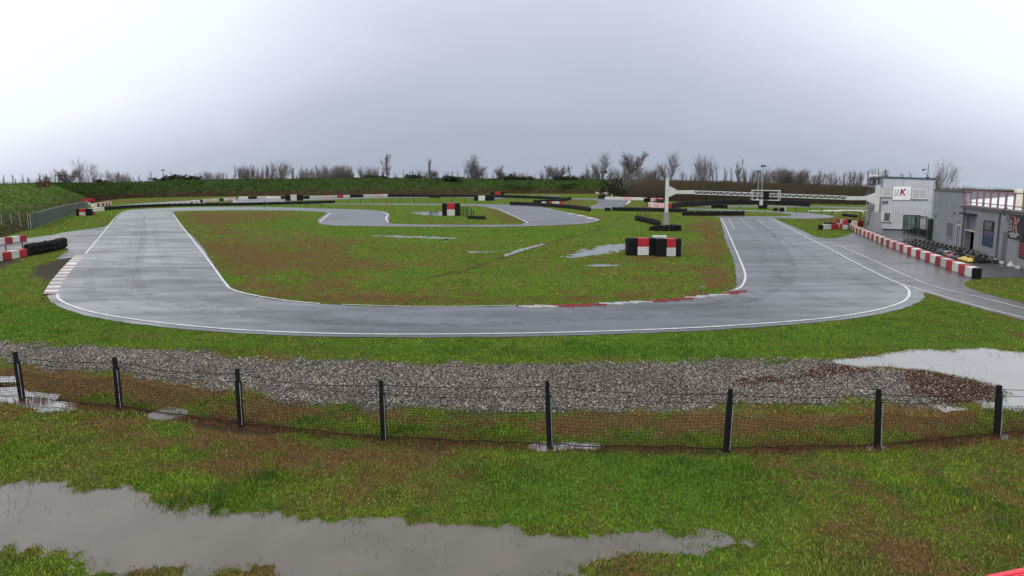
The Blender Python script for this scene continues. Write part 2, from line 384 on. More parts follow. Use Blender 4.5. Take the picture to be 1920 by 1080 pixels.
def far_mat():
    m = bpy.data.materials.new('outer_field_haze_paint'); m.use_nodes = True; nt = m.node_tree; N = nt.nodes; L = nt.links; b = N['Principled BSDF']
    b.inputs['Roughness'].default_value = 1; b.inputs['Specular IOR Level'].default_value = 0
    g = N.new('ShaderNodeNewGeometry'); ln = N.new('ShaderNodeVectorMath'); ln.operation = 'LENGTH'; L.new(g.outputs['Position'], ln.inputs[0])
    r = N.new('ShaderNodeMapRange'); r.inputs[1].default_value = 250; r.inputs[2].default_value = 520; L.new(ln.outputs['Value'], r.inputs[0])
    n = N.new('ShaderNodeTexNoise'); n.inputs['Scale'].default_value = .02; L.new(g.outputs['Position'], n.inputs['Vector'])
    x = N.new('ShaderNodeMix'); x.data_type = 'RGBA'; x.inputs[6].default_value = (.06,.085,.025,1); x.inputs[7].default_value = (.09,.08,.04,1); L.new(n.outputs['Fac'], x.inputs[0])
    y = N.new('ShaderNodeMix'); y.data_type = 'RGBA'; y.inputs[7].default_value = (.36,.40,.47,1); L.new(x.outputs[2], y.inputs[6]); L.new(r.outputs[0], y.inputs[0]); L.new(y.outputs[2], b.inputs['Base Color'])  # distance haze painted in: base colour fades to pale sky grey far out
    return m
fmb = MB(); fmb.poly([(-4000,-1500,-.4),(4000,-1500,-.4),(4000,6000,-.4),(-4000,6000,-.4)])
tag(fmb.build('haze_painted_far_field', far_mat()), kind='structure')  # its haze is only the pale distant colour of the material
# ---------------------------------------------------------------- roads
def asphalt_mat(name, base, streak=True, rlo=.16, rhi=.42, spec=.75):
    m = bpy.data.materials.new(name); m.use_nodes = True; nt = m.node_tree; N = nt.nodes; L = nt.links
    b = N['Principled BSDF']; g = N.new('ShaderNodeNewGeometry')
    def noise(sc, det, scale=(1,1,1)):
        mp = N.new('ShaderNodeMapping'); mp.inputs['Scale'].default_value = scale; L.new(g.outputs['Position'], mp.inputs[0])
        n = N.new('ShaderNodeTexNoise'); n.inputs['Scale'].default_value = sc; n.inputs['Detail'].default_value = det
        n.inputs['Roughness'].default_value = .6; L.new(mp.outputs[0], n.inputs['Vector']); return n.outputs['Fac']
    def rng(v, a, c, d, e):
        r = N.new('ShaderNodeMapRange'); r.inputs[1].default_value = a; r.inputs[2].default_value = c
        r.inputs[3].default_value = d; r.inputs[4].default_value = e; L.new(v, r.inputs[0]); return r.outputs[0]
    s1 = noise(.55, 7, (.22,1.1,1)); s2 = noise(.13, 5, (.6,1,1)); s3 = noise(22, 3); s5 = noise(1.7, 6, (.3,1,1))
    a0 = N.new('ShaderNodeMath'); a0.operation = 'ADD'; L.new(rng(s1,.36,.64,0,.45), a0.inputs[0]); L.new(rng(s2,.40,.60,0,.40), a0.inputs[1])
    a = N.new('ShaderNodeMath'); a.operation = 'ADD'; L.new(a0.outputs[0], a.inputs[0]); L.new(rng(s5,.4,.62,0,.15), a.inputs[1])
    mx = N.new('ShaderNodeMix'); mx.data_type = 'RGBA'; mx.inputs[6].default_value = (*[c*.62 for c in base],1); mx.inputs[7].default_value = (*[c*1.4 for c in base],1)
    L.new(a.outputs[0], mx.inputs[0])
    mx2 = N.new('ShaderNodeMix'); mx2.data_type = 'RGBA'; mx2.blend_type = 'MULTIPLY'; mx2.inputs[0].default_value = 1
    L.new(mx.outputs[2], mx2.inputs[6])
    cr = N.new('ShaderNodeCombineColor'); v = rng(s3,.3,.7,.6,1.4)
    for k in range(3): L.new(v, cr.inputs[k])
    L.new(cr.outputs[0], mx2.inputs[7]); L.new(mx2.outputs[2], b.inputs['Base Color'])
    L.new(rng(a.outputs[0], .15,.85, rhi, rlo), b.inputs['Roughness']); b.inputs['Specular IOR Level'].default_value = spec
    bp = N.new('ShaderNodeBump'); bp.inputs['Strength'].default_value = .12; bp.inputs['Distance'].default_value = .01
    n4 = noise(60, 2); L.new(n4, bp.inputs['Height']); L.new(bp.outputs[0], b.inputs['Normal'])
    return m
ASP = asphalt_mat('wet_asphalt', (.056,.062,.072), spec=.6)
ASP2 = asphalt_mat('old_asphalt', (.058,.059,.064), rlo=.2, rhi=.48, spec=.6)
def sheet(name, out, z, m, skirt=.06, kind='structure'):
    tris = tessellate_polygon([[Vector((p[0],p[1],0)) for p in out]])
    mb = MB(); mb.add([(p[0],p[1],z) for p in out], [t for t in tris])
    # orient up
    fs = []
    for f in mb.f:
        a, b_, c = [mb.v[i] for i in f]
        if (b_[0]-a[0])*(c[1]-a[1])-(b_[1]-a[1])*(c[0]-a[0]) < 0: f = f[::-1]
        fs.append(f)
    mb.f = fs; n = len(out)
    if skirt: mb.add([(p[0],p[1],z) for p in out]+[(p[0],p[1],z-skirt) for p in out], [(i,(i+1)%n,n+(i+1)%n,n+i) for i in range(n)])
    o = mb.build(name, m)
    if kind: tag(o, kind=kind)
    return o
def rough_edge(poly, amp, step):
    out = []; n = len(poly)
    for i in range(n):
        a = np.array(poly[i]); b = np.array(poly[(i+1)%n]); L_ = np.linalg.norm(b-a)
        k = max(1, min(60, int(L_/step))); d = (b-a)/(L_+1e-9); nn = np.array([-d[1], d[0]])
        for j in range(k):
            p = a+(b-a)*j/k
            out.append(tuple(p+nn*amp*(float(fbm(np.array([p[0]]), np.array([p[1]]), .8, 3, 5)[0])-.5)*2))
    return out
for nm, out, z in ROADS:
    near = min(p[1] for p in out) < 40
    o_ = rough_edge(out, .10 if near else .15, .35 if near else 1.5)
    sheet(nm, o_, z, ASP2 if nm in ('apron','access_road','service_road') else ASP)
# ---------------------------------------------------------------- painted lines
WHITE = mat('white_road_paint', (.70,.71,.72), .4, (.26,.27,.29), 1.6, .55)
RED = mat('red_road_paint', (.42,.05,.045), .4, (.22,.05,.05), 2.5, .6)
def ribbon(pts, w, z, m, name='painted_line', n=6, px=True):
    P = catmull(pts, n) if n else pts
    P = [np.array(G(*p)) for p in P] if px else [np.array(p) for p in P]
    vs = []
    for i, p in enumerate(P):
        a = P[max(i-1,0)]; b = P[min(i+1,len(P)-1)]; d = b-a; d = d/(np.linalg.norm(d)+1e-9); nn = np.array([-d[1], d[0]])
        vs.append((*(p+nn*w/2), z)); vs.append((*(p-nn*w/2), z))
    mb = MB(); mb.add(vs, [(2*i,2*i+1,2*i+3,2*i+2) for i in range(len(P)-1)])
    for i, f in enumerate(mb.f):
        a, b_, c = [mb.v[k] for k in f[:3]]
        if (b_[0]-a[0])*(c[1]-a[1])-(b_[1]-a[1])*(c[0]-a[0]) < 0: mb.f[i] = f[::-1]
    return tag(mb.build(name, m), kind='structure')
ZL = 0.034
ribbon([(108,552),(112,563),(145,578),(200,591.5),(300,606),(430,618),(560,624.5),(700,627.5),(900,627),(1100,623),(1300,615.5),(1450,606),(1560,596),(1640,583),(1690,568),(1705,552),(1695,537),(1660,521),(1600,491),(1560,469),(1520,449),(1480,428),(1447,409)], .13, ZL, WHITE)
ribbon([(325,401),(338,420),(360,449),(380,474),(400,501),(422,531),(436,543.5),(480,555),(540,564.5),(600,570)], .13, ZL, WHITE)
ribbon([(640,571.5),(760,575.2),(880,575),(968,573.4)], .08, ZL, WHITE)
ribbon([(1352,409),(1360,425),(1372,452),(1386,484),(1396,510),(1397,524),(1390,538),(1378,544.5)], .13, ZL, WHITE)
ribbon([(159,478),(175,459),(190,441),(205,422),(216,408),(228,399),(240,395.5),(300,392)], .13, ZL, WHITE)
for a, b_ in (((1366,411),(1377,430)),((1386,409),(1410,430)),((1421,412),(1443,430)),((1440,410),(1476,430))):
    ribbon([a, b_], .07, ZL, WHITE, n=0)
ribbon([(1540,452),(1580,464),(1640,490),(1700,518),(1760,540),(1850,561),(1960,590)], .10, .030, WHITE)
ribbon([(1692,533),(1730,545),(1790,563),(1860,582),(1920,597),(2000,622)], .10, .030, WHITE)
ribbon([(600,416),(618,401),(622,399.5)], .25, ZL, WHITE); ribbon([(716,397),(727,402),(724,410),(728,417)], .25, ZL, WHITE)
ribbon([(913,388.6),(935,393),(955,401.5),(985,415.5),(988,418)], .22, ZL, WHITE)
ribbon([(1010,388.5),(1060,399),(1090,406),(1118,411.2),(1118,413.5),(1100,417.5)], .22, ZL, WHITE)
ribbon([(600,422.5),(700,424),(850,424.8),(960,424.4),(1040,422.3)], .12, ZL, WHITE)
ribbon([(560,382),(700,382.2),(830,382.7),(920,383.8)], .12, ZL, WHITE)
ribbon([(1106,390.2),(1180,390.2),(1300,392),(1400,395),(1450,397)], .3, ZL, WHITE)
ribbon([(441,374),(440,377),(444,381)], .35, ZL, WHITE); ribbon([(1178,376),(1181,378),(1174,383)], .6, ZL, WHITE)
ribbon([(1446,408.4),(1400,407.2),(1350,407)], .2, ZL, WHITE)
ribbon([(484,373.5),(600,372.5),(720,370.2),(840,368.2)], .2, ZL, WHITE)
def rubber_mat():
    m = bpy.data.materials.new('rubber_trace'); m.use_nodes = True; nt = m.node_tree; N = nt.nodes; L = nt.links; b = N['Principled BSDF']
    b.inputs['Base Color'].default_value = (.022,.023,.026,1); b.inputs['Roughness'].default_value = .42
    g = N.new('ShaderNodeNewGeometry'); n = N.new('ShaderNodeTexNoise'); n.inputs['Scale'].default_value = .9; n.inputs['Detail'].default_value = 7; n.inputs['Roughness'].default_value = .75
    L.new(g.outputs['Position'], n.inputs['Vector']); r = N.new('ShaderNodeMapRange'); r.inputs[1].default_value = .42; r.inputs[2].default_value = .72; r.inputs[4].default_value = .20
    L.new(n.outputs['Fac'], r.inputs[0]); L.new(r.outputs[0], b.inputs['Alpha']); return m
RUB = rubber_mat(); DKS = mat('tar_seam', (.02,.02,.022), .3)
for pts, w in (([(265,405),(262,440),(250,485),(240,530),(262,552),(330,572),(450,590),(620,602),(800,606),(1000,602),(1200,592),(1350,572),(1440,545),(1470,510),(1460,470),(1430,430),(1400,410)], 1.6),
               ([(270,405),(268,440),(262,485),(254,525),(280,556),(360,578),(500,597),(700,608),(900,607),(1100,600),(1300,584),(1420,560),(1485,520),(1478,480),(1440,430)], .5),
               ([(285,410),(300,460),(330,520),(390,560),(480,580),(640,590),(800,592),(1000,588),(1250,576),(1390,560)], .8),
               ([(225,430),(190,480),(165,530),(200,570),(330,595),(500,612)], .6),
               ([(1390,412),(1420,460),(1440,500),(1500,545),(1560,570),(1640,560)], .9),
               ([(1410,412),(1470,450),(1540,490),(1620,530),(1670,550)], .7)):
    ribbon(pts, w, .0255 if w > 1 else .027+w*.002, RUB, 'rubber_trace')
for pts in ([(262,400),(262,450),(250,520),(246,545)], [(150,482),(260,481),(395,484)], [(190,437),(270,436),(350,437)], [(1400,425),(1500,424)], [(1365,445),(1500,443)]):
    ribbon(pts, .06, .0325, DKS, 'tar_seam')
# kerbs
def kerb(pts, w, seg, colors, name, h=.05, saw=0.0):
    P = catmull(pts, 12); P = [np.array(G(*p)) for p in P]
    s = [0]
    for i in range(1, len(P)): s.append(s[-1]+np.linalg.norm(P[i]-P[i-1]))
    s = np.array(s); X = np.array(P)
    def at(t): return np.array([np.interp(t, s, X[:,0]), np.interp(t, s, X[:,1])])
    mb = MB(); n = int(s[-1]/seg)
    for k in range(n):
        a = at(k*s[-1]/n); b = at((k+1)*s[-1]/n); d = (b-a)/np.linalg.norm(b-a); nn = np.array([-d[1], d[0]])
        a2 = a+nn*w; b2 = b+nn*w
        if saw: b2 = b+nn*w; a2 = a+nn*w*.15; a2, b2 = a+nn*w-d*saw, b+nn*w*.25-d*saw*.2
        z0, z1 = .024, .024+h
        mb.add([(*a,.02),(*b,.02),(*b2,z1),(*a2,z1),(*a2,-.05),(*b2,-.05)], [(0,1,2,3),(3,2,5,4)], colors[k%len(colors)])
    return tag(mb.build(name, [WHITE, RED, mat('worn_white_paint', (.5,.47,.48), .4, (.3,.26,.27), 4, .6), mat('worn_red_paint', (.26,.12,.12), .4, (.16,.11,.11), 4, .6)]), kind='structure')
kerb([(1378,545.5),(1350,551),(1300,556.5),(1240,562),(1160,567.5),(1070,571.5),(968,574.6)], .55, .82, [1,1,0,0,0,1,1,1,0,0,0,1], 'kerb', .07, saw=.35)
kerb([(107,551.5),(116,533),(130,512),(146,492),(159,478)], .62, .78, [3,0,3,0,3,2,3,2,3,2,3,0,3,0,3,0,1,0,0], 'kerb', .05)
kerb([(1118,410.6),(1095,404.5),(1072,400)], 1.1, 3.0, [0,3], 'kerb', .06)
# manholes / patches on the apron
DK = mat('dark_wet_patch', (.03,.032,.036), .25)
for (a, b_, c, d) in ((1625,500,1648,502),(1700,518.5,1718,520)):
    P = catmull([(a,b_),((a+c)/2,b_-2),(c,d),((a+c)/2,d+2.2)], 4, True)
    sheet('drain_cover', GL(P), .018, DK, 0)
# ---------------------------------------------------------------- puddles
def water_mat(name, base, spec, ior, mixg):
    m = bpy.data.materials.new(name); m.use_nodes = True; nt = m.node_tree; N = nt.nodes; L = nt.links
    b = N['Principled BSDF']; g = N.new('ShaderNodeNewGeometry')
    n = N.new('ShaderNodeTexNoise'); n.inputs['Scale'].default_value = .9; n.inputs['Detail'].default_value = 5; L.new(g.outputs['Position'], n.inputs['Vector'])
    r = N.new('ShaderNodeMapRange'); r.inputs[1].default_value = .35; r.inputs[2].default_value = .65; L.new(n.outputs['Fac'], r.inputs[0])
    mx = N.new('ShaderNodeMix'); mx.data_type = 'RGBA'; mx.inputs[6].default_value = (*base,1); mx.inputs[7].default_value = (*[c*.8 for c in base],1)
    L.new(r.outputs[0], mx.inputs[0]); L.new(mx.outputs[2], b.inputs['Base Color'])
    b.inputs['Roughness'].default_value = .05; b.inputs['IOR'].default_value = ior; b.inputs['Specular IOR Level'].default_value = spec
    n2 = N.new('ShaderNodeTexNoise'); n2.inputs['Scale'].default_value = 7; n2.inputs['Detail'].default_value = 3; L.new(g.outputs['Position'], n2.inputs['Vector'])
    bp = N.new('ShaderNodeBump'); bp.inputs['Strength'].default_value = .05; bp.inputs['Distance'].default_value = .02
    L.new(n2.outputs['Fac'], bp.inputs['Height']); L.new(bp.outputs[0], b.inputs['Normal'])
    return m
WM = {'wet': water_mat('shallow_grass_water', (.10,.11,.09), .8, 1.6, 0), 'murky': water_mat('murky_water', (.128,.110,.094), .6, 1.42, 0), 'bright': water_mat('silty_water', (.15,.15,.155), 1.0, 2.1, 0)}
for P, w, m in PUDW:
    A = np.array(P); c = A.mean(0); out = []
    for i in range(len(A)):
        d = A[(i+1)%len(A)]-A[i-1]; d = d/(np.linalg.norm(d)+1e-9); nn = np.array([d[1], -d[0]])
        area = 0.5*np.sum(A[:,0]*np.roll(A[:,1],-1)-np.roll(A[:,0],-1)*A[:,1])
        out.append(tuple(A[i]+nn*np.sign(area)*(w*.9+.1)))
    sheet('puddle', out, -.030, WM[m], 0)
# ---------------------------------------------------------------- grass blades, stones
ROADP = [o for _, o, _ in ROADS]
def scatter(n, y0, y1, u0=-1.0, u1=1.0, s=0):
    r = np.random.default_rng(s)
    y = np.sqrt(r.uniform(y0*y0, y1*y1, n)); x = y*r.uniform(u0, u1, n)
    return x, y, r
def on_road(x, y, pad=.0):
    d = np.full(x.shape, 4.0)
    for p in ROADP: d = np.minimum(d, sdf(x, y, p))
    return d+ (fbm(x, y, .5, 2, 90)-.5)*.3 < pad
def blades(name, bands, label):
    VV, CC = [], []
    for (n, y0, y1, hh, ww, sd) in bands:
        x, y, r = scatter(n, y0, y1, s=sd)
        f = fields(x, y)
        keep = (~on_road(x, y))&(f['gravel']+ .7*(r.random(n)-.5) < .42)&(r.random(n) > sstep(.0, .92, f['dip'])**.8*np.where(fbm(x, y, .9, 3, 33) > .60, .93, .9985))&(r.random(n) > f['mud']*.7)
        dens = sstep(.2, .55, fbm(x, y, .22, 2, 55)+.25)
        keep &= r.random(n) < dens
        red = (f['red']+(f['n2']-.5)*1.1 > .5)&(r.random(n) < .6)&(f['dip'] < .6)
        keep |= red
        x, y = x[keep], y[keep]; f = {k: v[keep] for k, v in f.items()}; n = len(x); red = red[keep]
        z = gheight(x, y, f)
        a = r.uniform(0, 2*np.pi, n); lean = r.uniform(.2, 1.1, n)*hh; la = r.uniform(0, 2*np.pi, n)
        tuft = fbm(x, y, .35, 3, 61)
        big = sstep(.5, .75, fbm(x, y, 1.1, 3, 63))
        h = hh*r.uniform(.45, 1.3, n)*(.6+.9*tuft)*(1+.9*big*(1-f['brown']))*(1-.35*f['brown'])
        h *= np.where(f['dip'] > .2, .8, 1); h = np.where(red, hh*r.uniform(.5,1.4,n), h)
        w = ww*r.uniform(.6, 1.4, n)
        bx = np.cos(a)*w; by = np.sin(a)*w
        v = np.zeros((n,3,3)); v[:,0] = np.stack([x-bx, y-by, z-.01], 1); v[:,1] = np.stack([x+bx, y+by, z-.01], 1)
        v[:,2] = np.stack([x+np.cos(la)*lean, y+np.sin(la)*lean, z+h], 1)
        bf = f['brown']+(r.random(n)-.5)*.95
        gcol = np.array([.122,.208,.022]); gl = np.array([.240,.335,.038]); gd = np.array([.036,.120,.024]); gy_ = np.array([.24,.22,.055])
        t = fbm(x, y, 1.7, 3, 77)[:,None]; t2 = fbm(x, y, .6, 3, 78)[:,None]
        c = gcol*(1-t)+gl*t
        c = c*(1-sstep(.52,.7,t2)*.6)+gd*sstep(.52,.7,t2)*.6
        k = sstep(.42,.68, fbm(x, y, 3.1, 4, 79)[:,None])*.7; c = c*(1-k)+gy_*k
        L_ = f['lush'][:,None]*.5; c = c*(1-L_)+np.array([.075,.215,.026])*L_
        br = np.array([.185,.088,.042])*(1-t2)+np.array([.25,.165,.085])*t2
        isb = (bf > .5)[:,None]; c = np.where(isb, br, c)
        c = np.where(red[:,None], np.array([.115,.032,.022])*r.uniform(.6,1.3,(n,1)), c)
        c = c*np.clip(r.lognormal(0,.55,(n,1)),.2,3.0)
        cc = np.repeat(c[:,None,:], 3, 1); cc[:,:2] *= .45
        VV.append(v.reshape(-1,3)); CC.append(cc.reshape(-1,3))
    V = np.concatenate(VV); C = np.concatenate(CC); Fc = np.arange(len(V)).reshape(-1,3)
    m = bpy.data.materials.new('grass_blades'); m.use_nodes = True; nt = m.node_tree
    b = nt.nodes['Principled BSDF']; b.inputs['Roughness'].default_value = .7; b.inputs['Specular IOR Level'].default_value = .12
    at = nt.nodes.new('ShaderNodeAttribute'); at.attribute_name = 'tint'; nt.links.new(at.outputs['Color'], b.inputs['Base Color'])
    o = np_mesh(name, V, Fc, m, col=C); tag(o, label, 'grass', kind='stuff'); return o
Q = 1.0
blades('grass', [(int(360000*Q), 7.5, 14, .048, .0075, 1), (int(330000*Q), 14, 22, .048, .011, 2), (int(280000*Q), 22, 32, .045, .013, 3), (int(220000*Q), 32, 60, .045, .030, 4), (int(120000*Q), 60, 110, .05, .07, 6), (int(70000*Q), 110, 260, .06, .16, 7)],
       'short wet grass and clover with brown patches across the lawn and infield')
def stones():
    x, y, r = scatter(320000, 15.5, 27, -1.05, 1.05, 5)
    f = fields(x, y); keep = (f['gravel']+.9*(r.random(len(x))-.5) > .5)&(f['dip'] < .5)&(r.random(len(x)) > f['red']*.55)
    x, y = x[keep], y[keep]; f = {k: v[keep] for k, v in f.items()}; n = len(x); z = gheight(x, y, f)
    base = np.array([[1,0,0],[-1,0,0],[0,1,0],[0,-1,0],[0,0,1],[0,0,-1]], float)
    tri = np.array([[0,2,4],[2,1,4],[1,3,4],[3,0,4],[2,0,5],[1,2,5],[3,1,5],[0,3,5]])
    s = r.gamma(3.0, .0056, n)+.006
    V = base[None]*(s[:,None,None]*r.uniform(.55, 1.25, (n,6,1))); V[:,:,2] *= .7
    a = r.uniform(0, 6.28, n); t = r.uniform(-.6,.6,n)
    ca, sa = np.cos(a)[:,None], np.sin(a)[:,None]
    X = V[:,:,0]*ca-V[:,:,1]*sa; Y = V[:,:,0]*sa+V[:,:,1]*ca; Z = V[:,:,2]+X*t[:,None]*.6
    V = np.stack([X+x[:,None], Y+y[:,None], Z+z[:,None]+s[:,None]*.35], 2).reshape(-1,3)
    Fc = (tri[None]+6*np.arange(n)[:,None,None]).reshape(-1,3)
    g = r.beta(1.2, 2.6, n)*.46+.035; g *= (.62+.46*fbm(x, y, 1.2, 3, 14)); w = r.uniform(-.06,.06,n)
    C = np.stack([g*(1.17+w), g*1.01, g*(.84-w)], 1); C = np.repeat(C[:,None], 6, 1).reshape(-1,3)
    m = bpy.data.materials.new('gravel_stones'); m.use_nodes = True; nt = m.node_tree
    b = nt.nodes['Principled BSDF']; b.inputs['Roughness'].default_value = .42
    at = nt.nodes.new('ShaderNodeAttribute'); at.attribute_name = 'tint'; nt.links.new(at.outputs['Color'], b.inputs['Base Color'])
    tag(np_mesh('gravel', V, Fc, m, col=C), 'loose grey wet stones of the gravel trap beside the track', 'gravel', kind='stuff')
stones()

def stalks():
    r = np.random.default_rng(77); P = np.array(FLINE); V = []; C = []
    seg = r.integers(0, len(P)-1, 9000); t = r.random(9000); q = P[seg]+(P[seg+1]-P[seg])*t[:,None]; q = q+r.normal(0,.13,(9000,2))
    dens = fbm(q[:,0], q[:,1], .8, 3, 66); k = (dens > .42)&(r.random(9000) < .85); q = q[k]; kind = np.zeros(len(q))
    # dead stems standing in the front puddle and at the puddle margins
    x, y, r2 = scatter(90000, 7.8, 22, s=12); f = fields(x, y); cl = fbm(x, y, .8, 3, 91); k = (f['dip'] > .35)&(cl > .60)&(r2.random(len(x)) < .13); q2 = np.stack([x[k], y[k]],1)
    k3 = (np.abs(f['pud']) < .16)&(r2.random(len(x)) < .35); q3 = np.stack([x[k3], y[k3]],1)
    q = np.concatenate([q,q2,q3]); kind = np.concatenate([kind, np.ones(len(q2)), np.full(len(q3),2)]); n = len(q); x, y = q[:,0], q[:,1]
    h = np.where(kind == 1, r.uniform(.05,.13,n), np.where(kind == 2, r.uniform(.05,.12,n), r.uniform(.06,.2,n))); w = np.where(kind == 1, .004, .007); a = r.uniform(0,6.28,n)
    z = np.full(n,-.04); lx = r.normal(0,.05,(n,2))
    V = np.zeros((n,3,3)); V[:,0] = np.stack([x-np.cos(a)*w,y-np.sin(a)*w,z],1); V[:,1] = np.stack([x+np.cos(a)*w,y+np.sin(a)*w,z],1); V[:,2] = np.stack([x+lx[:,0],y+lx[:,1],z+h+.02],1)
    c = np.where((kind == 1)[:,None], np.array([.07,.07,.035]), np.where((kind == 2)[:,None], np.array([.13,.15,.04]), np.array([.16,.075,.042])))*r.uniform(.5,1.7,(n,1))
    m = bpy.data.materials.new('dry_stalks'); m.use_nodes = True; b = m.node_tree.nodes['Principled BSDF']; b.inputs['Roughness'].default_value = .9; b.inputs['Specular IOR Level'].default_value = .1
    at = m.node_tree.nodes.new('ShaderNodeAttribute'); at.attribute_name = 'tint'; m.node_tree.links.new(at.outputs['Color'], b.inputs['Base Color'])
    tag(np_mesh('dry_grass', V.reshape(-1,3), np.arange(3*n).reshape(-1,3), m, col=np.repeat(c,3,0)), 'dead reddish stalks along the fence foot and in the shallow puddles', 'dry grass', kind='stuff')
stalks()
# ================================================================= embankments
def interp(xs, table): return float(np.interp(xs, [t[0] for t in table], [t[1] for t in table]))
def bank(name, foot, crest_tab, W, m, back=14, rows_=14, nseg=8, rough=.35, top=5.0):
    Fp = np.array([G(*p) for p in catmull(foot, nseg)]); n = len(Fp); V = []; prof = []
    for i in range(n):
        d = Fp[min(i+1,n-1)]-Fp[max(i-1,0)]; d /= np.linalg.norm(d); nn = np.array([-d[1], d[0]])   # outward = left of travel
        c = Fp[i]+nn*W
        px = PX(c[0], c[1], 4)[0]; hh = ZAT(interp(px, crest_tab), c[1]); hh = max(1.0, hh)
        line = []
        for k in range(rows_+1):
            t = k/rows_; q = Fp[i]+nn*W*t
            z = hh*(t**1.15*(1-.0)) if t < 1 else hh
            z = hh*(1-(1-t)**1.25)
            amp = rough*math.sin(math.pi*min(1,t*1.0))**.5 if 0 < t < 1 else 0
            z += amp*(float(fbm(np.array([q[0]]), np.array([q[1]]), 3.2, 4, 31)[0])-.5)*2 - (0.25 if k == 0 else 0)
            line.append((q[0], q[1], z))
        q = Fp[i]+nn*(W+top); line.append((q[0], q[1], hh-.1))
        q = Fp[i]+nn*(W+top+back); line.append((q[0], q[1], -.5))
        V += line; prof.append((c, hh, nn, Fp[i]))
    k = rows_+3; fs = []
    for i in range(n-1):
        for j in range(k-1): fs.append((i*k+j, (i+1)*k+j, (i+1)*k+j+1, i*k+j+1))
    mb = MB(); mb.add(V, fs)
    for i, f in enumerate(mb.f): mb.f[i] = f[::-1]
    o = mb.build(name, m, smooth=True); tag(o, kind='structure'); return prof, V, k
def bank_mat(name, a, b_, c, amt):
    m = bpy.data.materials.new(name); m.use_nodes = True; nt = m.node_tree; N = nt.nodes; L = nt.links
    b = N['Principled BSDF']; b.inputs['Roughness'].default_value = .9; b.inputs['Specular IOR Level'].default_value = .15
    g = N.new('ShaderNodeNewGeometry')
    def noise(sc, det=5, rough=.7):
        n = N.new('ShaderNodeTexNoise'); n.inputs['Scale'].default_value = sc; n.inputs['Detail'].default_value = det
        n.inputs['Roughness'].default_value = rough; L.new(g.outputs['Position'], n.inputs['Vector']); return n.outputs['Fac']
    def rng(v, p, q, d=0., e=1.):
        r = N.new('ShaderNodeMapRange'); r.inputs[1].default_value = p; r.inputs[2].default_value = q
        r.inputs[3].default_value = d; r.inputs[4].default_value = e; L.new(v, r.inputs[0]); return r.outputs[0]
    def mix(p, q, f):
        x = N.new('ShaderNodeMix'); x.data_type = 'RGBA'
        for s, v in ((6,p),(7,q)):
            if isinstance(v, tuple): x.inputs[s].default_value = (*v,1)
            else: L.new(v, x.inputs[s])
        L.new(f, x.inputs[0]); return x.outputs[2]
    n1 = noise(.55); n2 = noise(.12, 4); n3 = noise(2.2, 4)
    cc = mix(a, b_, rng(n1, .40, .60)); cc = mix(cc, c, rng(n2, .5, .7, 0, amt)); cc = mix(cc, tuple(x*.35 for x in a), rng(n3, .5, .72, 0, .8))
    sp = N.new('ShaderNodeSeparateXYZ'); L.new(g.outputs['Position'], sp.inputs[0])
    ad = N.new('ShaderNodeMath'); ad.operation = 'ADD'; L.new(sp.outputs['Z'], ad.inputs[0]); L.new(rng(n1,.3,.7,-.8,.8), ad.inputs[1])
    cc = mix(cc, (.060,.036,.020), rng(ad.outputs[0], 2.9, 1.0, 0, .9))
    L.new(cc, b.inputs['Base Color'])
    bp = N.new('ShaderNodeBump'); bp.inputs['Strength'].default_value = 1; bp.inputs['Distance'].default_value = .5
    L.new(n3, bp.inputs['Height']); L.new(bp.outputs[0], b.inputs['Normal']); return m
BG1 = bank_mat('bank_grass_far', (.022,.048,.010), (.050,.085,.018), (.045,.050,.018), .8)
BG2 = bank_mat('bank_grass_left', (.075,.135,.020), (.110,.175,.028), (.10,.14,.03), .8)
BG3 = bank_mat('bank_brush_ground', (.030,.026,.014), (.045,.038,.020), (.035,.040,.016), .7)
crest = [(-400,352),(0,347),(60,345),(110,343),(150,343.5),(220,342.5),(290,340),(340,338),(480,335.5),(700,333.5),(900,334.5),(1100,336),(1180,338),(1300,341),(1450,346),(1600,351),(1800,356),(2100,362)]
profL, VL, KL = bank('left_embankment', [(-620,690),(-260,520),(-120,476),(0,446),(60,430),(110,411),(140,398),(160,388),(172,382),(180,378)], crest, 12, BG2)
profF, VF, KF = bank('far_embankment', [(100,384),(176,379),(210,374.5),(260,371.5),(400,368.6),(600,366.2),(800,364.4),(1000,363),(1150,364)], crest, 15, BG1, rough=.5)
profR, VR, KR = bank('right_embankment', [(1136,364),(1200,374),(1300,379),(1400,381),(1500,382.5),(1620,384),(1760,386),(2100,390)], crest, 13, BG3)
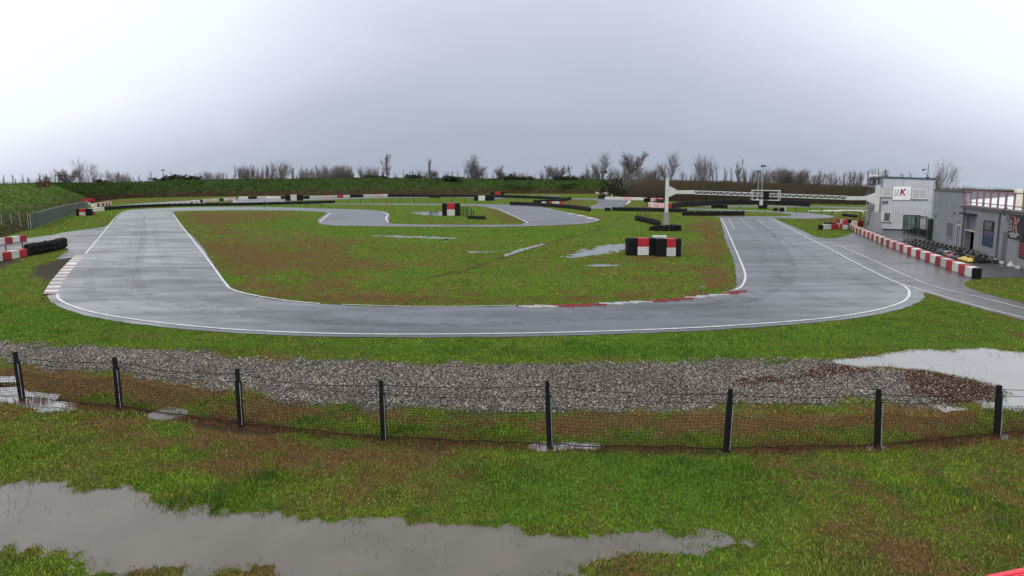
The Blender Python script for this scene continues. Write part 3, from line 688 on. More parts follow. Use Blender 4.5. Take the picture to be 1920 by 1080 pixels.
# ================================================================= bare trees
BARK = mat('tree_bark', (.085,.075,.066), .9, (.15,.14,.125), 1.5, .6)
TWIG = mat('tree_twigs', (.115,.098,.090), .9, (.17,.15,.14), .8, .6)
BUSHM = mat('dark_scrub_leaves', (.016,.022,.010), .9, (.03,.035,.015), 2, .6)
def gen_tree(rng, h, habit):
    tr, cr = MB(), MB(); n = 0
    def grow(p, d, L_, r, lvl, mb):
        nonlocal n
        n += 1
        if n > 6500: return
        segs = 5 if lvl == 0 else (3 if lvl < 2 else 2); q = p
        for s in range(segs):
            wv = habit.get('wave',.12); d2 = (d+Vector([rng.uniform(-wv,wv), rng.uniform(-wv,wv), rng.uniform(0,.10)+(.25 if wv < .1 else 0)])).normalized()
            e = q+d2*(L_/segs); r2 = r*(.76 if lvl < 2 else .7)
            mb.cyl(q, e, r, r2, 5 if lvl == 0 else 3, cap=False)
            if lvl < 4 and (s > 0 or lvl > 0):
                k = {0: habit['n0']+2, 1: 3, 2: 3, 3: 3}[lvl]
                for _ in range(k):
                    az = rng.uniform(0, 6.283); sp = habit['spread']*rng.uniform(.6, 1.3)
                    side = d2.orthogonal().normalized(); side.rotate(Matrix.Rotation(az, 3, d2))
                    nd = (d2*math.cos(sp)+side*math.sin(sp)+Vector((0,0,habit['up']))).normalized()
                    pos = q.lerp(e, rng.uniform(.2, 1))
                    grow(pos, nd, L_*habit['ratio']*rng.uniform(.6, 1.15), max(.015, r2*.42), lvl+1, cr)
            q, d, r = e, d2, r2
        if lvl < 2:
            for _ in range(3):
                side = d.orthogonal().normalized(); side.rotate(Matrix.Rotation(rng.uniform(0,6.28), 3, d))
                nd = (d+side*.35*rng.uniform(.3,1.2)).normalized()
                grow(q, nd, L_*habit['ratio']*.9, max(.015, r*.7), lvl+1, cr)
    if habit.get('multi'):
        for i in range(habit['multi']):
            a = i*6.283/habit['multi']+rng.uniform(-.4,.4); t = habit['tilt']*rng.uniform(.4,1.1)
            grow(Vector((0,0,0)), Vector((math.cos(a)*t, math.sin(a)*t, 1)).normalized(), h*rng.uniform(.5,.72), h*.0085, 1, cr)
        tr.cyl((0,0,-.3), (0,0,h*.08), h*.024, h*.018, 7)
    else:
        grow(Vector((0,0,-.3)), Vector((0,0,1)), h*habit.get('trunk', .62), h*.013, 0, tr)
    z = float(np.percentile([v[2] for v in cr.v], 98)); k = h/z
    for mb in (tr, cr): mb.v = [(v[0]*k, v[1]*k, v[2]*k) for v in mb.v]
    a = tr.build('trunk', BARK); b = cr.build('crown', TWIG); return a.data, b.data, a, b
HAB = {'oak': dict(n0=3, spread=.75, up=.18, ratio=.55, trunk=.55), 'wide': dict(n0=3, spread=.55, up=.3, ratio=.55, multi=8, tilt=.5),
       'poplar': dict(wave=.05, n0=4, spread=.38, up=.55, ratio=.33, trunk=.9), 'sapling': dict(wave=.05, n0=2, spread=.4, up=.5, ratio=.28, trunk=.85),
       'bush': dict(n0=3, spread=.6, up=.25, ratio=.55, multi=11, tilt=.75), 'fork': dict(n0=2, spread=.5, up=.35, ratio=.6, multi=4, tilt=.30)}
trng = random.Random(5); LIB = {}
for k, cnt in (('oak',2),('wide',2),('poplar',2),('sapling',3),('bush',2),('fork',2)):
    LIB[k] = []
    for i in range(cnt):
        ma, mb_, oa, ob = gen_tree(trng, 10.0, HAB[k]); LIB[k].append((ma, mb_))
        bpy.data.objects.remove(oa); bpy.data.objects.remove(ob)
def plant(kind, px, top, dist, label, group, wid=1.0, base=0.0, name=None, var=None, cat='tree'):
    if 1085 < px < 1300: dist = max(dist, float(np.interp(px, [1136,1180,1215,1260,1300],[335,300,262,238,222])))
    x = AT(px, 340, dist)[0]; zt = ZAT(top, dist); h = zt-base
    ma, mb_ = LIB[kind][var if var is not None else trng.randrange(len(LIB[kind]))]
    t = empty(name or ('bare_tree' if kind != 'bush' else 'bare_shrub'), (x, dist, base), trng.uniform(0,6.28))
    s = h/10.0; t.scale = (s*wid, s*wid, s)
    for nm, me in (('trunk',ma),('crown',mb_)):
        o = bpy.data.objects.new(nm, me); COL.objects.link(o); o.parent = t
    tag(t, label, cat, group); return t
GB = 'bare trees standing beyond the embankment'
big = [('fork',152,304,250,'broad bare spreading tree behind the left end of the bank',1.1),
 ('oak',128,320,255,'small bare tree just left of the broad tree on the left bank',.8), ('fork',178,322,250,'low bare bushy tree just right of the broad tree on the left',.8),
 ('wide',527,306,330,'rounded bare tree with pale trunk left of centre on the skyline',1.1),
 ('poplar',728,291,320,'tall pointed bare tree, tallest above the far bank left of centre',1.5),
 ('poplar',805,299,320,'slim dense columnar poplar beside a round dark bush',.9),
 ('oak',888,297,330,'symmetrical bare tree on the skyline right of the slim poplar',.95),
 ('fork',1124,292,230,'bare tree of several upright stems, left of the white gantry mast',1.25),
 ('oak',1182,290,235,'bare tree with wide crooked crown just left of the gantry mast',.8),
 ('fork',1250,292,220,'dense bare tree rising right behind the top of the gantry mast',1.35),
 ('wide',1318,297,220,'forked bare tree above the middle of the gantry truss',.8),
 ('poplar',1385,303,215,'bare tree with pale trunk left of the two lamp masts',1.5),
 ('fork',1763,309,120,'large rounded bare tree behind the grey building beside the tower',.8),
 ('bush',1598,326,190,'broad bare bush just left of the tower roof',.75),
 ('oak',945,315,330,'small bare tree right of the symmetrical skyline tree',1.2),
 ('fork',1020,316,330,'low bare tree at the left of the cluster between far bank and sky',1.0),
 ('oak',1045,313,325,'twiggy bare tree in the middle of the small skyline cluster',.9),
 ('sapling',1070,312,325,'narrow hazy bare tree at the right of the skyline cluster',2.0),
 ('wide',683,315,330,'dark rounded bare tree two places left of the tallest skyline tree',.7),
 ('oak',650,315,330,'small round bare tree with a clear trunk left of centre',.8)]
for kind, px, top, dist, lab, wd in big: plant(kind, px, top, dist, lab, GB, wd)
sap = []
def run(x0, x1, n, t0, t1, dist, kinds=('sapling','sapling','sapling','poplar','fork','sapling','bush')):
    for i in range(n):
        px = x0+(x1-x0)*(i+trng.uniform(.1,.9))/n
        sap.append((px, trng.uniform(t0, t1)+trng.random()**2*4, dist*trng.uniform(.95,1.1), trng.choice(kinds)))
run(0,115,9,322,333,250); run(205,300,9,322,332,300); run(315,440,13,322,330,320); run(440,512,17,308,323,330)
run(545,665,24,310,321,330); run(690,722,7,314,322,330); run(740,800,6,318,325,330); run(830,935,12,318,324,330); run(960,1010,4,318,326,330)
run(1090,1210,8,305,322,240); run(1195,1240,5,310,325,235); run(1270,1310,5,316,326,230); run(1335,1375,5,310,325,225); run(1395,1425,5,318,328,220)
run(1430,1545,15,316,328,210); run(1545,1630,10,318,328,200); run(1640,1720,4,318,324,200)
sap.sort()
for i, (px, top, dist, kind) in enumerate(sap):
    word = {'sapling':'thin bare sapling','poplar':'slender bare tree','fork':'small bare tree with several stems','bush':'low bare bushy tree'}[kind]
    plant(kind, px, top, dist, f'{word} on the skyline beyond the bank, {ordn(i+1)} from the left', 'small bare trees along the skyline', {'sapling':1.0,'poplar':.9,'fork':.8,'bush':1.0}[kind])
# low twig haze behind the bank crest
def haze():
    r = np.random.default_rng(8); n = 12000
    px = r.uniform(-60, 1640, n); dist = np.interp(px, [0,300,1100,1200,1640],[255,320,330,240,200])*r.uniform(.97,1.08,n)
    cl = fbm(px/9, px*0, 3.0, 3, 4); top = 338-np.clip(cl-.25,0,1)*22*r.uniform(.3,1,n)+np.interp(px,[1150,1640],[0,9])
    x = (px-960)/F*dist*1.0; z1 = H+dist*0
    a, b_, c = 0, 0, 0
    dy = (YC-top)/F; yd = CP+dy*SP; zd = -SP+dy*CP; z1 = H+zd*dist/yd; x = (px-960)/F*dist/yd
    w = r.uniform(.02,.06,n); l = r.normal(0,.5,n)
    V = np.zeros((n,3,3)); V[:,0] = np.stack([x-w,dist,0*x],1); V[:,1] = np.stack([x+w,dist,0*x],1); V[:,2] = np.stack([x+l,dist+l,z1],1)
    o = np_mesh('scrub', V.reshape(-1,3), np.arange(3*n).reshape(-1,3), TWIG); tag(o, 'hazy line of leafless scrub along the top of the bank', 'scrub', kind='stuff')
haze()
def leafy(name, px, py, dist, rx, rz, label, cat='bush', m=None, n=500, group=None, base=None):
    x, y, z = AT(px, py, dist); r = np.random.default_rng(int(px)); V = []
    d = r.normal(size=(n,3)); d /= np.linalg.norm(d,axis=1)[:,None]; d *= r.uniform(.45,1.0,(n,1))**.6
    lump = 1+.3*np.sin(d[:,0]*5+px)+.2*np.cos(d[:,1]*7)
    c = np.stack([d[:,0]*rx*lump, d[:,1]*rx*.7*lump, np.abs(d[:,2])*rz*lump], 1); s = rx*.10
    t = c[:,None,:]+r.normal(size=(n,3,3))*s
    o = np_mesh(name, t.reshape(-1,3), np.arange(3*n).reshape(-1,3), m or BUSHM); o.location = (x,y,z)
    tag(o, label, cat, group); return o
GE = 'dark bushes along the crest of the far bank'
for px, py, dd, rx, rz, lab in ((815,334,300,2.0,3.6,'round dark evergreen bush just right of the slim poplar'),(775,334,300,6,.9,'long low dark evergreen bush on the bank crest left of the slim poplar'),
    (955,336,300,4.5,1.5,'dark low bush on the crest near the picture centre'),(985,336,300,4,1.0,'flat dark hedge lump right of the crest bush'),(340,338,300,11,.5,'long dark low scrub on the crest at left'),
    (700,334,300,6,.6,'low dark scrub at the foot of the tallest skyline tree'),(845,335,300,5,.6,'thin dark scrub strip right of the round evergreen bush'),
    (1060,336,300,5,1.2,'low dark scrub below the small skyline tree cluster'),(1092,336,290,1.5,2.0,'tiny dark evergreen left of the multi stem tree'),
    (192,344,240,3,1.2,'dark low bush right of the broad tree on the left bank'),(1148,367,232,4.5,7.5,'tall dark evergreen bush at the left edge of the brown brush')):
    leafy('evergreen_bush', px, py, dd, rx, rz, lab, group=GE if px != 1148 else None)
leafy('red_bush', 80, 352, 130, 1.3, 2.2, 'reddish brown dead bush on the crest of the left bank', m=mat('rust_leaves', (.12,.04,.025), .9, (.05,.03,.02), 3, .6), n=400)
# brown brush on the right bank
def brush():
    r = np.random.default_rng(3); rows_n = len(VR)//KR; A = np.array(VR).reshape(rows_n, KR, 3); n = 60000
    i = r.uniform(0, rows_n-1.001, n); j = r.uniform(0, 14.9, n); i0 = i.astype(int); j0 = j.astype(int); fi = (i-i0)[:,None]; fj = (j-j0)[:,None]
    P = (A[i0,j0]*(1-fi)+A[i0+1,j0]*fi)*(1-fj)+(A[i0,j0+1]*(1-fi)+A[i0+1,j0+1]*fi)*fj
    h = r.uniform(.6, 2.1, n)*(.5+fbm(P[:,0],P[:,1],5,3,2)); h *= np.where(j > 11, .45, 1); w = r.uniform(.015,.05,n); l = r.normal(0,.25,(n,2))
    V = np.zeros((n,3,3)); V[:,0] = P-np.stack([w,0*w,0*w+.1],1); V[:,1] = P+np.stack([w,0*w,0*w-.1],1); V[:,2] = P+np.stack([l[:,0],l[:,1],h],1)
    c = np.array([.085,.062,.036])*r.uniform(.3,1.5,(n,1)); g = r.random(n) < .12; c[g] = np.array([.03,.05,.02])
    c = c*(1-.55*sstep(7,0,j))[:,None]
    m = bpy.data.materials.new('brush_stems'); m.use_nodes = True; b = m.node_tree.nodes['Principled BSDF']; b.inputs['Roughness'].default_value = .9
    at = m.node_tree.nodes.new('ShaderNodeAttribute'); at.attribute_name = 'tint'; m.node_tree.links.new(at.outputs['Color'], b.inputs['Base Color'])
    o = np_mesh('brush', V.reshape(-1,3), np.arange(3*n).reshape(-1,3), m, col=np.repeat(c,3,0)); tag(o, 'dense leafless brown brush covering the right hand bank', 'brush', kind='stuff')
brush()
def bank_tufts(V_, K_, n, seed, cols_, name, lab, hs):
    r = np.random.default_rng(seed); rn = len(V_)//K_; A = np.array(V_).reshape(rn, K_, 3)
    i = r.uniform(0, rn-1.001, n); j = r.uniform(0, 14.9, n); i0 = i.astype(int); j0 = j.astype(int); fi = (i-i0)[:,None]; fj = (j-j0)[:,None]
    P = (A[i0,j0]*(1-fi)+A[i0+1,j0]*fi)*(1-fj)+(A[i0,j0+1]*(1-fi)+A[i0+1,j0+1]*fi)*fj
    h = r.uniform(.3,1.,n)*hs*(.3+1.2*fbm(P[:,0],P[:,1],3,3,2)); w = hs*r.uniform(.3,.8,n)
    a = r.uniform(0,3.14,n); dx = np.cos(a)*w; dy = np.sin(a)*w*.5
    V = np.zeros((n,3,3)); V[:,0] = P-np.stack([dx,dy,0*w+.05],1); V[:,1] = P+np.stack([dx,dy,0*w-.05],1); V[:,2] = P+np.stack([r.normal(0,.2,n)*hs,r.normal(0,.2,n)*hs,h],1)
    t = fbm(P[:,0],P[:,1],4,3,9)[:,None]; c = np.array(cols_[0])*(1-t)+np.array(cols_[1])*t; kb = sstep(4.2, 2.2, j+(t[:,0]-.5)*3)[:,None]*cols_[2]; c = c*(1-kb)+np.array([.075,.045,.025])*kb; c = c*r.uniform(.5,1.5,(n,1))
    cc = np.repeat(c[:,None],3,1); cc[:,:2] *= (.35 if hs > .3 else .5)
    m = bpy.data.materials.new('bank_tufts'); m.use_nodes = True; b = m.node_tree.nodes['Principled BSDF']; b.inputs['Roughness'].default_value = .8; b.inputs['Specular IOR Level'].default_value = .15
    at = m.node_tree.nodes.new('ShaderNodeAttribute'); at.attribute_name = 'tint'; m.node_tree.links.new(at.outputs['Color'], b.inputs['Base Color'])
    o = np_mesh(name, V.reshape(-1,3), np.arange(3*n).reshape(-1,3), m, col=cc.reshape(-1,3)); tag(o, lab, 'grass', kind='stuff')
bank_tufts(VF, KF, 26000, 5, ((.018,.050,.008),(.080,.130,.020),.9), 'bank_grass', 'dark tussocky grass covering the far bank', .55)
bank_tufts(VL, KL, 22000, 6, ((.050,.105,.012),(.110,.170,.024),.3), 'bank_grass', 'rough bright grass covering the left bank', .24)
# ================================================================= track furniture
BR = mat('barrier_red', (.55,.022,.035), .45, (.30,.035,.04), 2.6, .9, spec=.3)
BW = mat('barrier_white', (.82,.81,.79), .45, (.50,.48,.43), 2.6, .75)
BK = mat('barrier_black', (.007,.008,.009), .5, (.014,.015,.017), 4, .5, spec=.15)
PINK = mat('barrier_faded_pink', (.70,.45,.45), .5, (.60,.30,.32), 3, .5)
TYRE = mat('tyre_rubber', (.006,.007,.008), .55, (.020,.022,.024), 5, .5, bump=.4, bscale=30, spec=.2)
CREAM = mat('barrier_cream', (.66,.62,.50), .45, (.5,.47,.4), 3, .5)
DGREEN = mat('dark_green_steel', (.010,.022,.020), .45, (.02,.035,.03), 3, .5)
def block_mesh(L_, D, Hh, m, seam=True):
    mb = MB(); mb.box((0,0,Hh/2), (L_-.03,D,Hh), bev=.035)
    mb.box((0,0,Hh+.004), (L_*.72,D*.45,.02)); mb.box((0,0,.03), (L_*.96,D*.9,.06))
    return mb
_bm = {}
def block(p, rz, L_, D, Hh, color, label, group, z=0.02, cat='barrier block'):
    k = (round(L_,2), D, Hh, color.name)
    if k not in _bm: _bm[k] = block_mesh(L_, D, Hh, color).build('barrier_block', color).data; bpy.data.objects.remove(bpy.data.objects[-1] if False else [o for o in bpy.data.objects if o.data == _bm[k]][0])
    o = bpy.data.objects.new('barrier_block', _bm[k]); COL.objects.link(o); o.location = (p[0],p[1],z); o.rotation_euler = (0,0,rz)
    return tag(o, label, cat, group)
def along(pxpts, step, px=True, n=8):
    P = [np.array(G(*p)) for p in catmull(pxpts, n)] if px else [np.array(p) for p in pxpts]
    s = [0.0]
    for i in range(1,len(P)): s.append(s[-1]+float(np.linalg.norm(P[i]-P[i-1])))
    k = max(1, round(s[-1]/step)); st = s[-1]/k; A = np.array(P); out = []
    for i in range(k):
        t = (i+.5)*st; x = np.interp(t,s,A[:,0]); y = np.interp(t,s,A[:,1]); x2 = np.interp(t+.1,s,A[:,0]); y2 = np.interp(t+.1,s,A[:,1]); x1 = np.interp(t-.1,s,A[:,0]); y1 = np.interp(t-.1,s,A[:,1])
        out.append((x,y,math.atan2(y2-y1,x2-x1)))
    return out, st
# pit wall (near end first)
pts, st = along([(1829,522),(1790,507.5),(1740,489),(1700,474.5),(1660,459),(1630,446),(1610,437.5),(1598,431),(1592,426)], 1.12)
print('pit blocks', len(pts), st)
for i, (x,y,a) in enumerate(pts):
    c = BW if i%2 == 0 else BR
    w = 'white' if i%2 == 0 else 'red'
    block((x,y), a, st, .5, .66, c, f'{w} plastic barrier block in the pit wall, {ordn(i+1)} block from the near end', 'red and white blocks of the pit wall', .016)
x, y, a = pts[0]; o = block((x-math.cos(a)*(st/2+.12), y-math.sin(a)*(st/2+.12)), a, .24, .5, .68, BK, 'black end block closing the near end of the pit wall', None, .016)
GR4 = 'big red and white block stacks by the lap timing gantry'
def stack(px, py, y_scale, cells, label, rz=0.0, group=None, cell=(.75,.75,.62), name='block_stack'):
    """one bolted stack; cells = list of columns, each a list of materials bottom to top"""
    x, y = G(px, py); t = empty(name, (x,y,0), rz)
    w, d, h = cell; n = len(cells)
    for i, colm in enumerate(cells):
        xx = (i-(n-1)/2)*w if not isinstance(w,(list,tuple)) else sum(w[:i])+w[i]/2-sum(w)/2
        ww = w if not isinstance(w,(list,tuple)) else w[i]
        for k, m in enumerate(colm):
            mb = MB(); mb.box((xx,0,h*k+h/2+.01), (ww-.02,d,h-.015), bev=.03); mb.box((xx,-d/2-.004,h*k+h*.5), (ww*.7,.012,.02))
            mb.build('block', m, t)
    return tag(t, label, 'barrier', group)
# central pair of big stacks (1172..1275)
stack(1200, 478, 1, [[BK,BK],[BW,BR],[BK,BK]], 'left red, white and black block stack standing in the wet infield grass', rz=.06, group=GR4, cell=([.90,1.0,.55],.8,.74))
stack(1251.5, 480, 1, [[BK,BK],[BW,BR],[BK,BK]], 'right red, white and black block stack beside the infield puddle', rz=.03, group=GR4, cell=([.84,.80,.44],.8,.75))
stack(1236, 474, 1, [[BR,BW]], 'white over red block stack set back between the two larger stacks', rz=-.15, group=GR4, cell=([1.25],.8,.76))
# move left stack so its width spans 1172-1228
stack(846, 404.5, 1, [[BK,BK],[BW,BR],[BK,BK]], 'tall black, white and red block stack on the centre island', cell=([.9,1.45,.9],.9,1.15))
for px, py, cells, lab, cell in (
  (552,376,[[BK],[BW],[BK]],'small white and black block stack between far barriers, left of centre',([1.7,2.0,1.7],1.2,1.9)),
  (908,376.2,[[BK],[BW],[BK]],'white and black block stack on the grass right of centre',([1.4,2.2,3.0],1.2,1.6)),
  (932,366.6,[[BK],[BR],[BK]],'farthest red and black block stack at the foot of the bank',([2.0,2.6,1.4],1.2,1.6)),
  (1042,387,[[BR],[BW],[BR]],'white block with red base amid the black tyre wall',([.8,1.8,.9],1.2,1.2)),
  (143,403,[[BK],[BW],[BK]],None,None)):
    if cell is None: continue
    stack(px, py, 1, cells, lab, cell=cell)
stack(1042, 387.4, 1, [[BR,BW]], 'red and white marker block in front of the far tyre wall', cell=([1.5],.8,.75)) if False else None
stack(159, 404, 1, [[BK,BK],[BW,BR],[BK,BK]], 'red and white block stack with black ends at the end of the green fence', rz=.1, cell=([.5,1.1,.9],.8,.62), group='block stacks at the left bend')
stack(173, 403, 1, [[BR,BW]], 'narrow white over red block stack right beside the fence end stack', cell=([.55],.8,.62), group='block stacks at the left bend')
stack(163, 384.5, 1, [[BW,BR]], 'red over white block stack behind the fence end', cell=([2.0],.9,.8), group='block stacks at the left bend')
stack(172, 384.3, 1, [[BK,BR]], 'black and red block stack behind the fence end', cell=([1.2],.9,.85), group='block stacks at the left bend')
def brow(pxpts, step, cols_, L_, D, Hh, fmt, group, z=.0):
    pts, st = along(pxpts, step)
    for i, (x,y,a) in enumerate(pts):
        c = cols_[i%len(cols_)]; w = {BR:'red',BW:'white',BK:'black',PINK:'faded pink',CREAM:'cream'}[c]
        block((x,y), a, st, D, Hh, c, fmt.format(c=w, n=ordn(i+1)), group, z)
brow([(174,388.8),(190,387),(206,384.5)], 1.6, [BW,BR], 0, .8, .9, '{c} barrier block, {n} from the left in the short row behind the fence end', 'short block row behind the fence end')
brow([(178,397),(193,396)], 1.6, [CREAM,BR], 0, .8, .9, '{c} barrier block, {n} of two beside the left tyre wall', 'two blocks beside the left tyre wall')
brow([(-60,468),(0,458.5),(46,451)], 1.18, [BR,BW], 0, .5, .62, '{c} block of the upper left barrier row, {n} from the outer end', 'upper block row at the left edge', .0)
brow([(-60,499),(0,489.5),(46,481)], .98, [BW,BR], 0, .5, .66, '{c} block of the lower left barrier row, {n} from the outer end', 'lower block row at the left edge', .0)
brow([(353,384.2),(362,382),(375,380),(395,378.5),(415,377),(440,375.4)], 2.6, [BW,BK,BW,PINK,BW], 0, .9, .85, '{c} block in the far barrier at the left hairpin, {n} from the left', 'far block barrier at the left hairpin')
brow([(362,384.0),(372,383.9),(384,383.6)], 2.4, [BW,CREAM], 0, .9, .5, '{c} low block beside the far tyre wall, {n} from the left', 'low blocks beside the far tyre wall')
brow([(448,373.2),(500,372.4),(541,372.6)], 2.8, [BW,BK,BW,BW], 0, .9, .85, '{c} block in the far barrier left of the small stack, {n} from the left', 'far block barrier left of the small stack')
brow([(562,372.8),(595,372.2),(640,370.6),(690,369.2),(727,368.2)], 3.2, [BK,BW,BW,PINK,BW,BR,BW,BK], 0, .9, .95, '{c} block in the long far barrier, {n} from the left', 'long far block barrier below the bank')
brow([(1095,362.8),(1118,363.6),(1139,364.6)], 4.5, [BW,PINK], 0, .9, .9, '{c} block in the short far barrier left of the brush, {n} from the left', 'short far block barrier left of the brush')
brow([(1134,374.2),(1170,374.6),(1214,376.0)], 3.6, [BW,BW,PINK], 0, .9, .9, '{c} block in the barrier along the foot of the brush, {n} from the left', 'block barrier at the foot of the brush')
brow([(1222,379.8),(1232,379.6),(1240,380.6)], 1.9, [PINK,BR], 0, 1, 1.3, '{c} block in the upper pink heap behind the gantry mast, {n} from the left', 'upper pink block heap by the gantry mast')
brow([(1218,388.2),(1232,389.6),(1246,390.2),(1261,390.4)], 1.8, [PINK,BW,PINK,PINK,BR], 0, 1, 1.15, '{c} block in the lower pink heap behind the gantry mast, {n} from the left', 'lower pink block heap by the gantry mast')
# blocks near the tower
GT = 'red and white blocks in front of the tower'
x, y = G(1540,428)
brow([(1535.5,430),(1541,430)], .5, [BK], 0, .6, .62, 'black end block left of the tower blocks', GT)
brow([(1541.5,430),(1570,429.6)], 1.0, [BW,BR], 0, .6, .66, '{c} block in the front row left of the tower, {n} from the left', GT)
brow([(1547,426),(1570,425.6)], 1.1, [BK,BR,CREAM], 0, .6, .66, '{c} block in the back row left of the tower, {n} from the left', GT)
for i,(px,py,c1,c2) in enumerate(((1573,427,BW,BR),(1579,429,BR,BW),(1584,430.5,BW,BR),)):
    stack(px, py, 1, [[c1,c2]], f'{ordn(i+1)} narrow two-high block column from the left before the tower', cell=([.42],.6,.62), group='two-high block columns before the tower')
stack(1590, 428, 1, [[BK,BK]], 'black two-high block column before the tower', cell=([.55],.6,.6))
brow([(1594,424),(1616,423.5)], .9, [BW,BR,CREAM], 0, .6, .72, '{c} block in the row ending at the gantry foot, {n} from the left', GT)
# ---------------------------------------------------------------- tyre walls
def tyre_stack_mb(mb, x, y, n, r0=.28, h=.19, jit=.03, k=5, seg=10, z=0.0):
    for i in range(n):
        mb.torus((x+random.uniform(-jit,jit), y+random.uniform(-jit,jit), z+h/2+i*h), r0*.68, r0*.36, 'z', seg, k, sq=.95)
def tyre_wall(pxpts, hgt, label, rows_=2, group=None, belt=True):
    pts, st = along(pxpts, .62); mb = MB()
    t = empty('tyre_wall', (pts[0][0],pts[0][1],0), 0, True)
    for (x,y,a) in pts:
        mb.box((x,y,hgt/2), (st*1.02,.58,hgt*random.uniform(.86,1.0)), a, bev=.1)
    for i,(x,y,a) in enumerate(pts):
        if i%2 == 0: mb.torus((x,y,hgt*.95), .22, .10, 'z', 8, 4)
    mb.build('tyres', TYRE, t)
    tag(t, label, 'tyre wall', group); return t
TW = 'black tyre walls around the circuit'
tyre_wall([(194,394.6),(240,390.8),(300,388),(360,386.4),(430,385.6),(500,384.2),(580,382),(628,380.6)], .75, 'long black tyre wall running along the far side of the left bend', group=TW)
tyre_wall([(727,369),(800,369),(900,369.2),(960,371),(1020,373.4),(1058,376.4)], 1.05, 'long thin black tyre wall below the far bank, centre', group=TW)
tyre_wall([(1070,374.5),(1060,376.5),(1045,379),(1020,381.2),(1000,381.4)], 1.0, 'short curved black tyre wall behind the single white block', group=TW)
tyre_wall([(806,370.6),(825,371)], .9, 'short dark tyre wall lump in front of the long far wall', group=TW)
tyre_wall([(956,384.2),(985,385),(1020,387.2),(1050,389.4),(1080,392.2),(1106,396.2)], .85, 'black tyre wall curving along the hairpin right of the island', group=TW)
tyre_wall([(1134,395.4),(1145,395.4)], .7, 'short stub of black tyre wall left of the long straight one', group=TW)
tyre_wall([(1148,395.3),(1190,396),(1240,397),(1288,398.6)], .8, 'straight black tyre wall passing behind the gantry mast', group=TW)
tyre_wall([(1279,404.3),(1320,404.6),(1360,404.4),(1395,404)], .85, 'black tyre wall across the top of the start straight', group=TW)
tyre_wall([(1262,392),(1274,388.5),(1300,387),(1340,384.2),(1400,383.4),(1460,384.4),(1518,386.8)], 1.35, 'tall black tyre wall along the foot of the brush, right', group=TW)
tyre_wall([(1122,372.2),(1138,372.6)], 1.2, 'dark tyre wall stub beside the evergreen at the brush edge', group=TW)
tyre_wall([(1208,379),(1222,378),(1242,381.6)], 1.2, 'dark tyre pile behind the upper pink blocks', group=TW)
tyre_wall([(1215,388),(1228,385),(1244,386)], 1.1, 'dark tyre pile behind the lower pink blocks', group=TW)
tyre_wall([(1335,390.3),(1352,389.6),(1362,391.3)], .9, 'short black tyre pile on the service road', group=TW)
tyre_wall([(1422,391.5),(1438,391.5)], 1.2, 'black tyre block at the foot of the lamp masts', group=TW)
tyre_wall([(1450,395.3),(1458,395.3)], .6, 'tiny black tyre stack right of the lamp mast foot', group=TW)
tyre_wall([(1579,405.2),(1590,405.8),(1606,407.6)], .45, 'low dark tyre strip in the grass left of the tower', group=TW)
# near left tyre barrier: tyres standing side by side
def tyre_part(t, x, y, z, a, r=.30, wdt=.24):
    mb = MB(); n = 14
    mb.torus((0,0,0), r*.70, r*.34, 'x', n, 7, sq=1.0)
    for k in range(n):
        b = 6.283*k/n; mb.box((0, math.cos(b)*r, math.sin(b)*r), (wdt*.5,.05,.05))
    return mb
t = empty('tyre_barrier', (*G(86,472),0), 0)
pts, st = along([(50,480),(75,475.5),(100,470.5),(122,464.5)], .30)
tm = tyre_part(None,0,0,0,0).build('tyre', TYRE).data; bpy.data.objects.remove([o for o in bpy.data.objects if o.data == tm][0])
for i,(x,y,a) in enumerate(pts):
    for dz in (.30, .72):
        o = bpy.data.objects.new('tyre', tm); COL.objects.link(o); o.parent = t
        o.location = (x-t.location[0]+random.uniform(-.03,.03), y-t.location[1]+random.uniform(-.04,.04), dz+random.uniform(-.03,.03)); o.rotation_euler = (random.uniform(-.1,.1), random.uniform(-.1,.1), a+random.uniform(-.15,.15))
mb = MB()
for i in range(len(pts)-1):
    (x,y,a),(x2,y2,_) = pts[i], pts[i+1]; mb.box(((x+x2)/2-t.location[0],(y+y2)/2-t.location[1],.5), (st*1.05,.34,.86), a)
mb.build('inner_core', BK, t)
tag(t, 'black barrier of stacked tyres beside the pit access at the left', 'tyre barrier')
# support posts between the two left block rows
for i,(px,py) in enumerate(((12,476),(43,470))):
    x,y = G(px,py); mb = MB(); mb.box((0,0,.35),(.06,.06,.7)); mb.box((0,0,.71),(.08,.08,.02)); o = mb.build('marker_post', BK); o.location=(x,y,0)
    tag(o, f'{"left" if i==0 else "right"} thin black post between the two left barrier rows', 'post', 'thin posts between the left barrier rows')
# tyre ring round gantry mast + heap
def tyre_heap(name, px, py, layout, label, lev=2, s=1.0):
    x0,y0 = G(px,py); t = empty(name,(x0,y0,0))
    for (dx,dy,l) in layout:
        for i in range(l):
            o = bpy.data.objects.new('tyre', tm); COL.objects.link(o); o.parent = t; o.location = (dx+random.uniform(-.05,.05), dy+random.uniform(-.05,.05), .14+i*.25)
            o.rotation_euler = (random.uniform(-.08,.08), R(90)+random.uniform(-.08,.08), random.uniform(0,6)); o.scale = (s*1.1,s*1.25,s*1.25)
    return tag(t, label, 'tyre stack')
ring = [(-1.3+.66*i, -.75+.06*abs(i-2), 3) for i in range(5)]+[(1.6,-.3,3),(-1.7,-.1,2),(-1.2,.6,2),(1.2,.5,3),(1.85,.3,2)]
tyre_heap('tyre_stack', 1247, 432, ring, 'ring of black tyre stacks guarding the foot of the gantry mast')
_r0 = G(1212,417)
_rp = along([(1193,412.5),(1206,415.5),(1221,419),(1236,424)],.66)[0]
tyre_heap('tyre_stack', 1212, 417, [(p[0]-_r0[0], p[1]-_r0[1], 2+(i%3==0)) for i,p in enumerate(_rp)], 'row of black tyre stacks beside the gantry with marker poles')
